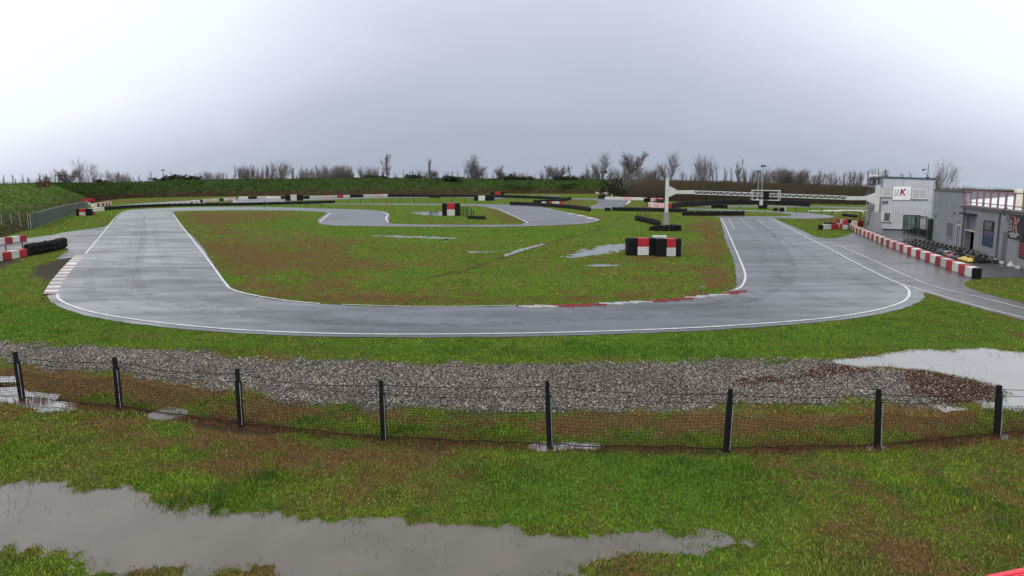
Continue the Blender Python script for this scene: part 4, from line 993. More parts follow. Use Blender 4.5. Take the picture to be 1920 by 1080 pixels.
tyre_heap('tyre_stack', 893, 410.5, [(-1.2+.62*i, .5-.2*i, 2) for i in range(5)]+[(.6,-.9,1),(1.3,-.7,1)], 'black tyre pile at the end of the row of bollards on the island')
def post_obj(px, py, h, r, m, name, label, cat, group, taper=.8, cap=None):
    x,y = G(px,py); mb = MB(); mb.cyl((0,0,-.05),(0,0,h),r,r*taper,8); mb.cyl((0,0,h),(0,0,h+r*.8),r*1.25,r*.7,8); mb.cyl((0,0,0),(0,0,.05),r*1.9,r*1.6,8)
    o = mb.build(name, m); o.location=(x,y,0); return tag(o,label,cat,group)
for i,(px,py,h) in enumerate(((864.5,404,1.7),(869.5,405.5,1.7),(874,406.5,1.7),(877.5,407.5,1.7),(883.5,408.5,1.6),(888,409,1.3))):
    post_obj(px,py,h,.11,DGREEN,'bollard',f'dark upright bollard right of the tall island stack, {ordn(i+1)} from the left','bollard','row of dark bollards on the island')
for i,(px,py,h) in enumerate(((1194.5,409,1.9),(1201.5,409,1.5),(1208,409.5,1.5),(1212.5,410,1.5),(1216.5,410.5,1.4))):
    post_obj(px,py,h,.05,DGREEN,'marker_pole',f'thin dark pole among the tyre stacks by the gantry, {ordn(i+1)} from the left','pole','thin poles in the tyre stacks')
for i,(px,py,h) in enumerate([(496,388,1.5),(549,387,1.4),(575,386,1.4),(602,387.4,1.4),(652,380.4,.8),(676,380.3,1.2),(700,380.2,1.2),(725,380.3,1.3),(750,380.4,1.7),(776.5,380.6,1.8),(800.5,380.8,.9),(825,380.8,1.5),(848.5,380.8,1.7),(873,381,1.9),(896.5,381,2.0),(420,384.5,1.6),(443,385.2,1.4)]):
    post_obj(px,py,h,.09,DGREEN,'marker_post',f'small dark post along the inner service band, {ordn(i+1)} of its line','post','small dark posts across the middle of the circuit')
for i,(px,py,h) in enumerate(((1491.5,397.5,1.0),(1518.5,398.8,1.1),(1541,400,1.0),(1561,401.5,.9),(1387,391.5,.7))):
    post_obj(px,py,h,.09,DGREEN,'marker_post',f'small dark post in the grass left of the tower, {ordn(i+1)} of its line','post','small dark posts left of the tower')
# little odds and ends
x,y = G(1466,396); mb = MB(); mb.box((0,0,.35),(.9,.5,.7),bev=.04); mb.box((.62,0,.4),(.3,.4,.8),mi=1,bev=.03); o = mb.build('equipment_box',[BK,BW]); o.location=(x,y,0); tag(o,'small black and white box on the grass beyond the start straight','box')
x,y = G(1147,374); mb = MB(); mb.cyl((0,0,0),(0,0,1.3),.32,.28,10,0); mb.cyl((0,0,1.3),(0,0,1.6),.16,.14,8,1); mb.cyl((0,0,1.6),(0,0,1.9),.2,.12,8,0); o = mb.build('marshal_post',[BW,mat('grey_metal',(.3,.3,.31),.5)]); o.location=(x,y,0); tag(o,'small white post with grey head at the corner by the evergreen','post')
x,y = G(837,453.5); mb = MB(); mb.cyl((0,0,0),(0,0,.16),.10,.09,10,0); mb.cyl((0,0,.16),(0,0,.30),.17,.10,10,1); mb.box((0,0,.30),(.34,.2,.05),mi=1); o = mb.build('track_marker',[BW,BK]); o.location=(x,y,0); tag(o,'tiny black and white marker standing in the infield grass','marker')
x,y = G(20,436); mb = MB(); mb.cyl((0,0,0),(0,0,.12),.2,.22,10,0); mb.cyl((0,0,.12),(0,0,.3),.24,.10,10,1); o = mb.build('track_marker',[mat('pale_yellow',(.6,.5,.12),.5),BK]); o.location=(x,y,0); tag(o,'small black and yellow cap lying by the left fence','marker')
mb = MB(); mb.box((0,0,.25),(4.5,.8,.5),bev=.1); mb.box((2.0,0,.65),(1.2,.7,.3),bev=.08); o = mb.build('white_cover',BW); o.location=(*G(1006,384),0); tag(o,'white wrapped object lying behind the tyre wall right of the island','cover')
mb = MB(); mb.box((0,0,.2),(7,.15,.4)); mb.cyl((-7.5,0,0),(-7.5,0,.9),.5,.5,10); o = mb.build('guard_rail',mat('grey_metal',(.3,.3,.31),.5)); o.location=(*G(1033,368.4),0); tag(o,'grey guard rail with white drum beyond the far tyre wall','rail')
# concrete manhole
x,y = G(315,777.5); mb = MB(); mb.cyl((0,0,-.05),(0,0,.05),.53,.515,36); mb.cyl((0,0,.05),(0,0,.065),.45,.43,36); mb.box((-.1,.38,.085),(.30,.06,.03)); mb.box((.3,.1,.08),(.06,.2,.012),.4)
o = mb.build('concrete_manhole', mat('old_concrete',(.20,.185,.17),.7,(.11,.10,.09),4,.8,bump=.4)); o.location=(x,y,-.02); o.scale=(1,.72,1); tag(o,'round weathered concrete manhole cover in the grass by the wire fence','manhole')
# red plastic barrier, bottom right corner
x0,y0 = G(1942,1131,.0); t = empty('plastic_barrier',(x0,y0,0),R(14),False)
RP = mat('bright_red_plastic',(.75,.03,.06),.32,(.62,.03,.05),3,.5)
mb = MB(); mb.box((0,0,.20),(1.4,.42,.36),bev=.09); mb.box((0,.235,.30),(1.36,.10,.16),bev=.03); mb.build('body',RP,t)
mb = MB(); mb.cyl((-.22,0,.375),(-.22,0,.405),.13,.115,20); mb.build('filler_cap',BK,t)
mb = MB(); mb.box((-.55,-.25,.05),(1.0,.5,.10),bev=.02); mb.build('base',mat('grey_rubber',(.22,.22,.22),.6),t)
tag(t,'bright red moulded plastic barrier with a black cap in the bottom right corner','barrier')
# ================================================================= wire fence in the foreground
fx,fy = FLINE[4]; t = empty('wire_fence',(fx,fy,0),0,True)
PM = mat('fence_post_dark',(.006,.008,.008),.5,(.014,.018,.018),9,.6,spec=.2); PH = mat('fence_post_highlight',(.35,.38,.40),.4); WR = mat('fence_wire',(.014,.009,.007),.8,(.050,.024,.014),6,.8,spec=.1); WT = mat('fence_top_wire',(.012,.012,.012),.7,spec=.1)
tops = []
for (bx,by),(tx,ty) in zip(POST_B,POST_T):
    X0,Y0 = G(bx,by); X1,_,Z1 = AT(tx,ty,Y0); X1 = X0+(X1-X0)*.9; tops.append((X1,Y0,Z1))
    d = Vector((X1-X0,0,Z1)); L_ = d.length; M = Matrix.Translation(Vector((X0,Y0,0)))@Vector((0,0,1)).rotation_difference(d.normalized()).to_matrix().to_4x4()
    q = L_*.80; mb = MB()
    mb.box(None,(.135,.08,q+.1),M=M@Matrix.Translation((0,0,(q-.1)/2))); mb.box(None,(.095,.07,L_-q),M=M@Matrix.Translation((-.01,0,(L_+q)/2))); mb.box(None,(.085,.07,.02),M=M@Matrix.Translation((-.01,0,L_)))
    p = mb.build('post',PM,t); mb = MB(); mb.box(None,(.012,.014,q*.92),M=M@Matrix.Translation((.056,-.048,q*.5))); mb.build('highlight_strip',PH,p,off=tuple(t.location))  # thin pale strip paints a highlight down the right side of the post
wires, net, bott = MB(), MB(), MB(); wr = random.Random(4)
def cat_pt(a,b,s,h0,h1,sag): return (a[0]+(b[0]-a[0])*s, a[1]+(b[1]-a[1])*s, h0+(h1-h0)*s-sag*4*s*(1-s))
for i in range(len(tops)-1):
    A = G(*POST_B[i]); B = G(*POST_B[i+1]); TA, TB = tops[i], tops[i+1]; L_ = math.dist(A,B)
    for fr,sag,r in ((.93,wr.uniform(.04,.14),.008),(.78,wr.uniform(.03,.12),.006)):
        a = (A[0]+(TA[0]-A[0])*fr,A[1],0); b = (B[0]+(TB[0]-B[0])*fr,B[1],0)
        wires.tube([cat_pt(a,b,s/14,TA[2]*fr,TB[2]*fr,sag)[:3] if True else 0 for s in range(15)], r, 4)
    bott.tube([(A[0]+(B[0]-A[0])*s/14,A[1]+(B[1]-A[1])*s/14,.06+.05*wr.random()) for s in range(15)], .012, 4)
    nh = .60; cols_ = int(L_/.085); rws = 11; dr = wr.uniform(.06,.22)
    def npnt(c,k):
        s = c/cols_; ht = (TA[2]*(1-s)+TB[2]*s)*nh-dr*4*s*(1-s); f = k/rws
        lx = (TA[0]-A[0])*(1-s)+(TB[0]-B[0])*s
        jx = .02*math.sin(c*.9+k*1.7)+.015*math.sin(c*.31)
        return (A[0]+(B[0]-A[0])*s+lx*f*nh+jx, A[1]+(B[1]-A[1])*s-.03+.03*math.sin(s*9+k*.6), .05+(ht-.05)*f+.012*math.sin(c*1.3+k))
    for c in range(cols_+1): 
        for k in range(0,rws): net.cyl(npnt(c,k),npnt(c,k+1),.0046,None,3,cap=False)
    for k in range(rws+1):
        for c in range(cols_): net.cyl(npnt(c,k),npnt(c+1,k),.0065 if k == rws else .0046,None,3,cap=False)
net.build('wire_netting',WR,t); wires.build('top_wires',WT,t); bott.build('bottom_wire',WR,t)
tag(t,'low dark wire mesh fence on steel posts crossing the foreground','fence')
# ================================================================= green panel fence at left
bl = [(-130,466),(-60,452),(5,437.5),(23,433.5),(41,432),(54,430.5)]; P0 = G(54,430.5); t = empty('panel_fence',(*P0,0),0,True)
pale = mat('galvanised_post',(.34,.40,.38),.5,(.25,.3,.28),3,.5)
nb = GL(bl)
for i,(x,y) in enumerate(nb):
    mb = MB(); mb.cyl((x,y,-.1),(x+(.25 if i==4 else 0)*-1,y,2.35),.035,.03,6); mb.build('post',pale,t)
mb = MB()
for i in range(len(nb)-1):
    a,b = nb[i],nb[i+1]; n = int(math.dist(a,b)/.16)
    for k in range(n+1):
        s = k/n; x = a[0]+(b[0]-a[0])*s; y = a[1]+(b[1]-a[1])*s; mb.cyl((x,y,0),(x,y,2.2),.005,None,3,cap=False)
    for k in range(14): mb.cyl((*a,.05+k*.165),(*b,.05+k*.165),.005,None,3,cap=False)
mb.build('wire_panel',mat('green_wire',(.03,.08,.05),.5),t)
pts,st = along([(56,430),(75,424.5),(95,417),(115,409.5),(135,403.5),(150,399),(166,394.5)],1.35)
for i,(x,y,a) in enumerate(pts):
    mb = MB(); mb.cyl((x,y,-.1),(x+random.uniform(-.03,.03),y,2.15+random.uniform(-.05,.08)),.05,.045,6); mb.build('post',pale,t)
mb = MB()
for i in range(len(pts)-1):
    (x,y,a),(x2,y2,_) = pts[i],pts[i+1]; dx,dy = (x2-x),(y2-y); l = math.hypot(dx,dy); ox,oy = dy/l*.07,-dx/l*.07
    if x2 < x: ox,oy = -ox,-oy
    ox,oy = -ox,-oy
    mb.add([(x+ox,y+oy,.05),(x2+ox,y2+oy,.05),(x2+ox,y2+oy,1.0),(x2+ox*1.6,y2+oy*1.6,2.0),(x+ox*1.6,y+oy*1.6,2.0),(x+ox,y+oy,1.0)],[(0,1,2,5),(5,2,3,4)])
wf = mat('windbreak_fabric',(.022,.050,.042),.8,(.04,.075,.055),1.2,.6); wf.node_tree.nodes['Principled BSDF'].inputs['Alpha'].default_value = .68
mb.build('windbreak_screen',wf,t)
tag(t,'green windbreak fence with pale posts running below the left bank','fence')
# structures on the left bank
def frame_obj(px0,px1,py0,py1,dist,label,extra=0):
    a = AT(px0,py1,dist); b = AT(px1,py0,dist); c = ((a[0]+b[0])/2,dist,a[2]-1.0); wd = b[0]-a[0]; hh = b[2]-c[2]; mb = MB(); r=.12
    for sx in (-wd/2,wd/2): mb.box((sx,0,hh/2),(r,r,hh))
    mb.box((0,0,hh-.06),(wd+.3,r*1.2,r)); mb.box((0,0,hh*.55),(wd,r,r))
    if extra: mb.box((0,1.2,hh-.06),(wd+.3,r,r)); mb.box((-wd/2,1.2,hh/2),(r,r,hh)); mb.box((wd/2,1.2,hh/2),(r,r,hh)); mb.box((0,.6,hh-.1),(wd,1.2,.05))
    o = mb.build('goal_structure',BK); o.location = c; tag(o,label,'frame','black steel frames on the left bank')
frame_obj(84,92,333,341,150,'small black steel frame on the left bank beside the red bush'); frame_obj(104,115,328,339,150,'taller black steel frame on the left bank, right of the small one',1)
post_obj(307,344,1,.1,BK,'x','','',None); bpy.data.objects.remove(bpy.data.objects['x'])
mb = MB(); x,y,z = AT(307,340,300); mb.cyl((0,0,-3),(0,0,5.6),.22,.12,6); mb.box((0,0,5.7),(1.4,.5,.5)); o = mb.build('lamp_mast',BK); o.location=(x,y,z); tag(o,'thin dark mast standing on the bank crest at left','mast')
# ================================================================= timing gantry
GW = mat('gantry_white',(.60,.61,.59),.45,(.44,.45,.43),2,.7); GG = mat('gantry_grey_base',(.26,.265,.28),.7,(.20,.205,.22),3,.5)
LA = G(1248.5,431); RA = G(1640,437); t = empty('timing_gantry',(LA[0],LA[1],0),0,True)
zL, zR = ZAT(359,LA[1]), ZAT(373,RA[1]); topL, topR = ZAT(334,LA[1]), ZAT(347,RA[1])
ang = math.atan2(RA[1]-LA[1],RA[0]-LA[0]); u = Vector((math.cos(ang),math.sin(ang),0))
def gpt(s,z,off=0): # s metres along
    return Vector((LA[0]+u.x*s-u.y*off, LA[1]+u.y*s+u.x*off, z))
SPAN = math.dist(LA,RA)
def beam_z(s): return zL+(zR-zL)*s/SPAN
for nm,(bx,by),tz in (('left_mast',LA,topL),('right_mast',RA,topR)):
    mb = MB(); g0 = 2.3 if nm=='left_mast' else 2.6
    mb.box((bx,by,(tz+g0)/2),(.42,.42,tz-g0),ang); mb.box((bx,by,tz+.02),(.46,.46,.04),ang)
    mb.build('mast',GW,t); mb = MB()
    w0,w1 = (.36,.24) if nm=='left_mast' else (.62,.30)
    mb.add([(bx-w0,by-w0,0),(bx+w0,by-w0,0),(bx+w0,by+w0,0),(bx-w0,by+w0,0),(bx-w1,by-w1,g0),(bx+w1,by-w1,g0),(bx+w1,by+w1,g0),(bx-w1,by+w1,g0)],[(0,1,5,4),(1,2,6,5),(2,3,7,6),(3,0,4,7),(4,5,6,7)])
    mb.build('mast_base',GG,t)
for s0,dr in ((0,1),(SPAN,-1)):       # haunch brackets and solid stubs
    mb = MB(); z = beam_z(s0); L1 = 1.2*dr; L2 = 3.4*dr
    for off in (-.18,.18):
        mb.poly([gpt(s0+.2*dr,z-.75,off),gpt(s0+L1,z-.24,off),gpt(s0+L1,z+.24,off),gpt(s0+.2*dr,z+.75,off)])
    a = [gpt(s0+.2*dr,z+.75,-.18),gpt(s0+L1,z+.24,-.18),gpt(s0+L1,z+.24,.18),gpt(s0+.2*dr,z+.75,.18)]; mb.poly(a)
    c = gpt(s0+(L1+L2)/2,beam_z(s0+(L1+L2)/2)); mb.box(c,(abs(L2-L1),.38,.46),ang); mb.build('bracket',GW,t)
mb = MB(); a0,a1 = 3.4,SPAN-3.4; hb = .20
for off in (-.2,.2):
    for dz in (-hb,hb): mb.cyl(gpt(a0,beam_z(a0)+dz,off),gpt(a1,beam_z(a1)+dz,off),.042,None,6)
    n = 44
    for k in range(n):
        s = a0+(a1-a0)*k/n; s2 = a0+(a1-a0)*(k+1)/n; up = hb if k%2 else -hb
        mb.cyl(gpt(s,beam_z(s)+up,off),gpt(s2,beam_z(s2)-up,off),.024,None,5)
for k in range(23):
    s = a0+(a1-a0)*k/22; mb.cyl(gpt(s,beam_z(s)+hb,-.2),gpt(s,beam_z(s)+hb,.2),.025,None,4)
mb.build('truss_beam',GW,t)
def s_of(px):
    best = min(((abs(PX(*gpt(q/20*1.0,4.5))[0]-px),q/20) for q in range(int(SPAN*20))),key=lambda v:v[0]); return best[1]
s1,s2,sb = s_of(1410),s_of(1461),s_of(1435)
mb = MB(); z = beam_z((s1+s2)/2)
for off in (-.42,.42):
    for dz in (-.62,.58): mb.cyl(gpt(s1,z+dz,off),gpt(s2,z+dz-.05,off),.05,None,6)
    for s in (s1,s2): mb.cyl(gpt(s,z-.62,off),gpt(s,z+.58,off),.04,None,6)
for s in (s1,s2,(s1+s2)/2):
    for dz in (-.62,.58): mb.cyl(gpt(s,z+dz,-.42),gpt(s,z+dz,.42),.04,None,6)
mb.build('walkway_frame',GW,t)
mb = MB(); mb.box(gpt(sb,z-.05,-.55),(.62,.2,1.05),ang); lp = mb.build('start_light_box',BK,t)
for k in range(4):
    mb = MB(); c = gpt(sb,z+.32-.24*k,-.67); mb.cyl(c,c+Vector((u.y*.05,-u.x*.05,0)),.085,.085,10); mb.build('lamp_lens',mat('dead_lamp_glass',(.03,.01,.01),.15),lp,off=tuple(t.location))
tag(t,'white steel lattice gantry spanning the start straight on two masts','gantry')
# lamp masts beyond
for i,(px,top,by) in enumerate(((1427,311,391.5),(1420,321,383))):
    x,y = G(px,by); zt = ZAT(top,y); t = empty('lamp_mast',(x,y,0)); mb = MB(); mb.cyl((0,0,0),(0,0,zt),.13,.08,8); mb.build('pole',mat('grey_pole',(.30,.33,.36),.5),t)
    mb = MB(); mb.box((0,0,zt+.08),(.8,.3,.16)); mb.box((-.35,-.12,zt-.12),(.3,.3,.3)); mb.box((.35,-.12,zt-.12),(.3,.3,.3)); mb.build('floodlight_head',BK,t)
    mb = MB(); s = .55 if i==0 else .42; mb.box((-.15,-.25,s*2+.3),(s*1.3,.2,s*2.2),bev=.03); mb.build('control_box',BW,t)
    tag(t,('taller' if i==0 else 'shorter')+' grey floodlight mast seen through the middle of the gantry','lamp mast','floodlight masts beyond the gantry')
# white rail + canopy near tower
x,y = G(1611,431.5); zt = ZAT(397,y); t = empty('flat_canopy',(x,y,0)); mb = MB(); mb.cyl((0,0,0),(0,0,zt),.06,.05,8); mb.cyl((0,0,zt-.02),(-2.4,.1,zt+.06),.05,.04,6); mb.build('pole',BK,t)
x2 = AT(1550,394,y)[0]-x; mb = MB(); mb.box(((x2+.7)/2,.3,zt+.13),(abs(x2)+.7,1.5,.07),bev=.02); mb.box((-1.2,.0,zt+.2),(2.8,.7,.06),bev=.02); mb.build('canopy_top',BW,t)
tag(t,'flat white canopy on a thin black pole left of the tower','canopy')
mb = MB(); a = G(1516,399.5); b = G(1619,401.5); mb.cyl((0,0,.45),(b[0]-a[0],b[1]-a[1],.45),.09,None,6)
for k in range(5): mb.cyl(((b[0]-a[0])*k/4,(b[1]-a[1])*k/4,-.05),((b[0]-a[0])*k/4,(b[1]-a[1])*k/4,.45),.05,None,5)
o = mb.build('white_rail',BW); o.location=(*a,0); tag(o,'low white rail along the grass left of the tower','rail')
# ================================================================= buildings at the right
def wallframe(p0, p1):
    A = Vector((*G(*p0),0)); B = Vector((*G(*p1),0)); d = (B-A); L_ = d.length; d.normalize()
    return A, d, math.atan2(d.y,d.x), L_
def on_wall(px, py, A, d):       # (s, z) where the view direction meets the wall plane
    a, b, c = ray(px, py)        # t*(a,b) = A + s d
    det = a*(-d.y)-(-d.x)*b; t = (A.x*(-d.y)-(-d.x)*A.y)/det; s = (a*A.y-b*A.x)/det
    # solve a t - d.x s = A.x ; b t - d.y s = A.y
    s = (a*A.y-b*A.x)/(-a*d.y+b*d.x); t = (A.x+d.x*s)/a
    return s, H+c*t
def on_wall_rect(x0,y0,x1,y1,A,d):
    s0,za = on_wall(x0,y0,A,d); s1,zb = on_wall(x1,y0,A,d); _,zc = on_wall(x0,y1,A,d); _,zd = on_wall(x1,y1,A,d)
    return s0,s1,(zc+zd)/2,(za+zb)/2
def clad_mat(name, c, pitch, depth=.6):
    m = bpy.data.materials.new(name); m.use_nodes = True; nt = m.node_tree; N = nt.nodes; L = nt.links; b = N['Principled BSDF']
    tc = N.new('ShaderNodeTexCoord'); w_ = N.new('ShaderNodeTexWave'); w_.inputs['Scale'].default_value = 1/pitch*.314*1.0; w_.wave_type='BANDS'; w_.bands_direction='X'; w_.inputs['Distortion'].default_value=0
    L.new(tc.outputs['Object'], w_.inputs['Vector'])
    n = N.new('ShaderNodeTexNoise'); n.inputs['Scale'].default_value = .8; n.inputs['Detail'].default_value = 5; L.new(tc.outputs['Object'], n.inputs['Vector'])
    r = N.new('ShaderNodeMapRange'); r.inputs[3].default_value = .74; r.inputs[4].default_value = 1.08; L.new(w_.outputs['Fac'], r.inputs[0])
    r2 = N.new('ShaderNodeMapRange'); r2.inputs[1].default_value=.3; r2.inputs[2].default_value=.7; r2.inputs[3].default_value = .86; r2.inputs[4].default_value = 1.06; L.new(n.outputs['Fac'], r2.inputs[0])
    mu = N.new('ShaderNodeMath'); mu.operation='MULTIPLY'; L.new(r.outputs[0],mu.inputs[0]); L.new(r2.outputs[0],mu.inputs[1])
    v = N.new('ShaderNodeVectorMath'); v.operation='SCALE'; v.inputs[0].default_value = c; L.new(mu.outputs[0], v.inputs['Scale']); L.new(v.outputs[0], b.inputs['Base Color'])
    b.inputs['Roughness'].default_value = .5
    bp = N.new('ShaderNodeBump'); bp.inputs['Strength'].default_value = depth; bp.inputs['Distance'].default_value=.03; L.new(w_.outputs['Fac'], bp.inputs['Height']); L.new(bp.outputs[0], b.inputs['Normal'])
    return m
CLAD = clad_mat('light_grey_cladding', (.52,.54,.58), .22)
WALLG = mat('grey_render', (.31,.325,.345), .85, (.22,.23,.25), .6, .8, bump=.15)
WALL2 = mat('grey_side_wall', (.31,.32,.34), .8, (.16,.17,.19), .7, .5)
TRIM = mat('blue_grey_trim', (.05,.075,.095), .4); FRAMEW = mat('white_frame', (.62,.63,.64), .4, (.5,.5,.5), 3, .5)
GLASS = mat('dark_glass', (.010,.014,.018), .06, (.018,.022,.026), 2, .5, spec=.9); SHUT = mat('grey_shutter', (.42,.42,.41), .55, (.36,.36,.36), 2, .4)
BLKM = mat('matt_black', (.01,.01,.011), .6); CONC = mat('wet_concrete', (.10,.10,.105), .35, (.07,.07,.075), 1, .6)
A, d, ra, WL = wallframe((1650,431),(1744.5,434)); TW_ = WL
bd = Vector((-d.y, d.x, 0))                       # inward (away from camera)
twr = empty('control_tower', (A.x,A.y,0), ra)
def ztop(px,py): return on_wall(px,py,A,d)[1]
zt0, zt1 = ztop(1650,333.5), ztop(1744,337)
# left side depth so that its far edge is seen at x=1626
q = next(k*.05 for k in range(40,600) if PX(A.x+bd.x*k*.05, A.y+bd.y*k*.05, 2)[0] < 1627.5)
print('tower', WL, 'depth', q, zt0, zt1)
mb = MB(); mb.add([(0,0,0),(WL,0,0),(WL,q,0),(0,q,0),(0,0,zt0),(WL,0,zt1),(WL,q,zt1),(0,q,zt0)],[(0,1,5,4),(1,2,6,5),(2,3,7,6)]); mb.build('front_wall',CLAD,twr)
mb = MB(); mb.add([(0,0,0),(0,q,0),(0,q,zt0),(0,0,zt0)],[(3,2,1,0)]); mb.build('side_wall',WALL2,twr)
mb = MB(); mb.add([(-.12,-.12,zt0),(WL+.12,-.12,zt1),(WL+.12,q+.12,zt1),(-.12,q+.12,zt0),(-.12,-.12,zt0+.2),(WL+.12,-.12,zt1+.2),(WL+.12,q+.12,zt1+.2),(-.12,q+.12,zt0+.2)],[(0,3,2,1),(4,5,6,7),(0,1,5,4),(1,2,6,5),(2,3,7,6),(3,0,4,7)]); mb.build('roof',TRIM,twr)
mb = MB(); mb.box((WL/2,-.02,.09),(WL+.02,.04,.18)); mb.build('plinth',mat('plinth_dark',(.04,.04,.045),.7),twr)
def win(parent, s0,s1,z0,z1, name='window', pane=GLASS, frame=FRAMEW, fw=.07, mull=0, sill=True, bars=0, out=.05):
    mb = MB(); cx=(s0+s1)/2; cz=(z0+z1)/2
    for (x,z,w_,h_) in ((s0+fw/2,cz,fw,z1-z0),(s1-fw/2,cz,fw,z1-z0),(cx,z1-fw/2,s1-s0-2*fw,fw),(cx,z0+fw/2,s1-s0-2*fw,fw)): mb.box((x,-out/2,z),(w_,out,h_))
    for k in range(mull): mb.box((s0+(s1-s0)*(k+1)/(mull+1),-out/2,cz),(fw*.7,out*.8,z1-z0-2*fw))
    fr = mb.build(name,frame,parent)
    mb = MB(); mb.box((cx,-.012,cz),(s1-s0-fw*1.5,.02,z1-z0-fw*1.5)); mb.build('pane',pane,fr)
    if bars:
        mb = MB()
        for k in range(bars): mb.cyl((s0+(s1-s0)*(k+.5)/bars,-.07,z0+.05),(s0+(s1-s0)*(k+.5)/bars,-.07,z1-.05),.018,None,5)
        mb.build('bars',FRAMEW,fr)
    if sill: mb = MB(); mb.box((cx,-.09,z0-.04),(s1-s0+.3,.18,.06)); mb.build('sill',mat('grey_sill',(.3,.31,.33),.5),fr)
    return fr
w1 = on_wall_rect(1657,351.5,1671,369,A,d); win(twr,*w1,pane=SHUT)
mb = MB(); s0 = on_wall(1650.8,360,A,d)[0]; mb.box(((s0+w1[0])/2,-.04,(w1[2]+w1[3])/2),(w1[0]-s0-.04,.05,w1[3]-w1[2])); mb.build('shutter_panel',FRAMEW,twr)
win(twr,*on_wall_rect(1711,355,1739,373,A,d),pane=SHUT,mull=1,fw=.1)
w3 = on_wall_rect(1657,398,1670.5,415.5,A,d); win(twr,*w3,bars=5,pane=GLASS)
mb = MB(); s0 = on_wall(1651.2,405,A,d)[0]; mb.box(((s0+w3[0])/2,-.04,(w3[2]+w3[3])/2),(w3[0]-s0-.04,.05,w3[3]-w3[2])); mb.build('shutter_panel',FRAMEW,twr)
for px in (1657,1662.5):
    s,z = on_wall(px,377.5,A,d); mb = MB(); mb.cyl((s,-.02,z),(s,-.28,z-.1),.07,.13,8); mb.build('floodlight',BLKM,twr)
s0,s1,z0,z1 = on_wall_rect(1655,386,1659,388,A,d)
# ground floor opening with glazed doors (behind the cages)
win(twr,*on_wall_rect(1694,403,1726,433,A,d),name='glazed_door',pane=mat('pale_glass',(.20,.25,.24),.12,(.10,.14,.13),1.2,.5),frame=DGREEN,fw=.08,mull=3,sill=False)
# side wall windows (plane x=0, looking -x)
def side_rect(x0,y0,x1,y1): 
    S = Vector((A.x,A.y,0)); return on_wall_rect(x0,y0,x1,y1,S,bd)
def side_win(x0,y0,x1,y1,name,n,fw,pane,frame,out=.06):
    s0,s1,z0,z1 = side_rect(x0,y0,x1,y1)
    if s0 > s1: s0,s1 = s1,s0
    mb = MB()
    for (y,z,w_,h_) in ((s0+fw/2,(z0+z1)/2,fw,z1-z0),(s1-fw/2,(z0+z1)/2,fw,z1-z0),((s0+s1)/2,z1-fw/2,s1-s0-2*fw,fw),((s0+s1)/2,z0+fw/2,s1-s0-2*fw,fw)): mb.box((-out/2,y,z),(out,w_,h_))
    for k in range(n): mb.box((-out/2,s0+(s1-s0)*(k+1)/(n+1),(z0+z1)/2),(out*.8,fw*.8,z1-z0-2*fw))
    fr = mb.build(name,frame,twr); mb = MB(); mb.box((-.012,(s0+s1)/2,(z0+z1)/2),(.02,s1-s0-fw,z1-z0-fw)); mb.build('pane',pane,fr); return fr,s0,s1,z0,z1
fr,a0,a1,b0,b1 = side_win(1627.5,335,1649.5,348,'upper_window',3,.16,GLASS,mat('navy_frame',(.03,.04,.06),.4))
for k,(o_,c_) in enumerate(((.16,(.35,.38,.55)),(.42,(.25,.28,.4)),(.84,(.5,.52,.6)))):
    mb = MB(); yy = a1-(a1-a0)*o_; mb.box((-.05,yy,(b0+b1)/2),(.02,(a1-a0)*.10,(b1-b0)*.55)); mb.build('poster',mat(f'poster_{k}',c_,.4,(.6,.6,.65),4,.6),fr)
side_win(1628.5,350.5,1649.5,367.5,'balcony_window',4,.14,mat('greenish_glass',(.03,.045,.03),.1,(.12,.15,.10),1.5,.4),mat('pale_frame',(.38,.40,.38),.5))
s0,s1,z0,z1 = side_rect(1627.5,368.2,1650,369.6); mb = MB(); mb.box((-.25,(s0+s1)/2,(z0+z1)/2),(.5,abs(s1-s0),.1)); mb.build('balcony_ledge',mat('grey_sill',(.3,.31,.33),.5),twr)
s0,s1,z0,z1 = side_rect(1627.5,348.4,1650,350); mb = MB(); mb.box((-.2,(s0+s1)/2,(z0+z1)/2),(.4,abs(s1-s0),.12)); mb.build('upper_ledge',mat('grey_sill',(.3,.31,.33),.5),twr)
# hanging cable loop
P = []
S = Vector((A.x,A.y,0))
for (px,py) in ((1629,349),(1628.5,358),(1632,366),(1637,371),(1643,374.5),(1648.5,375.5)):
    s,z = on_wall(px,py,S,bd); P.append((-.35,s,z))
mb = MB(); mb.tube(catmull(P,5),.05,6); mb.box((-.3,P[-1][1],P[-1][2]),(.3,.5,.35)); mb.build('cable_loop',BLKM,twr)
# gutter and corner flashings
mb = MB(); mb.box((-.03,-.03,zt0/2),(.08,.08,zt0)); mb.box((WL+.01,-.03,zt1/2),(.10,.08,zt1)); mb.build('corner_flashing',mat('flashing',(.38,.40,.42),.4),twr)
tag(twr,'two storey light grey clad control tower with flat roof and white sign','tower')
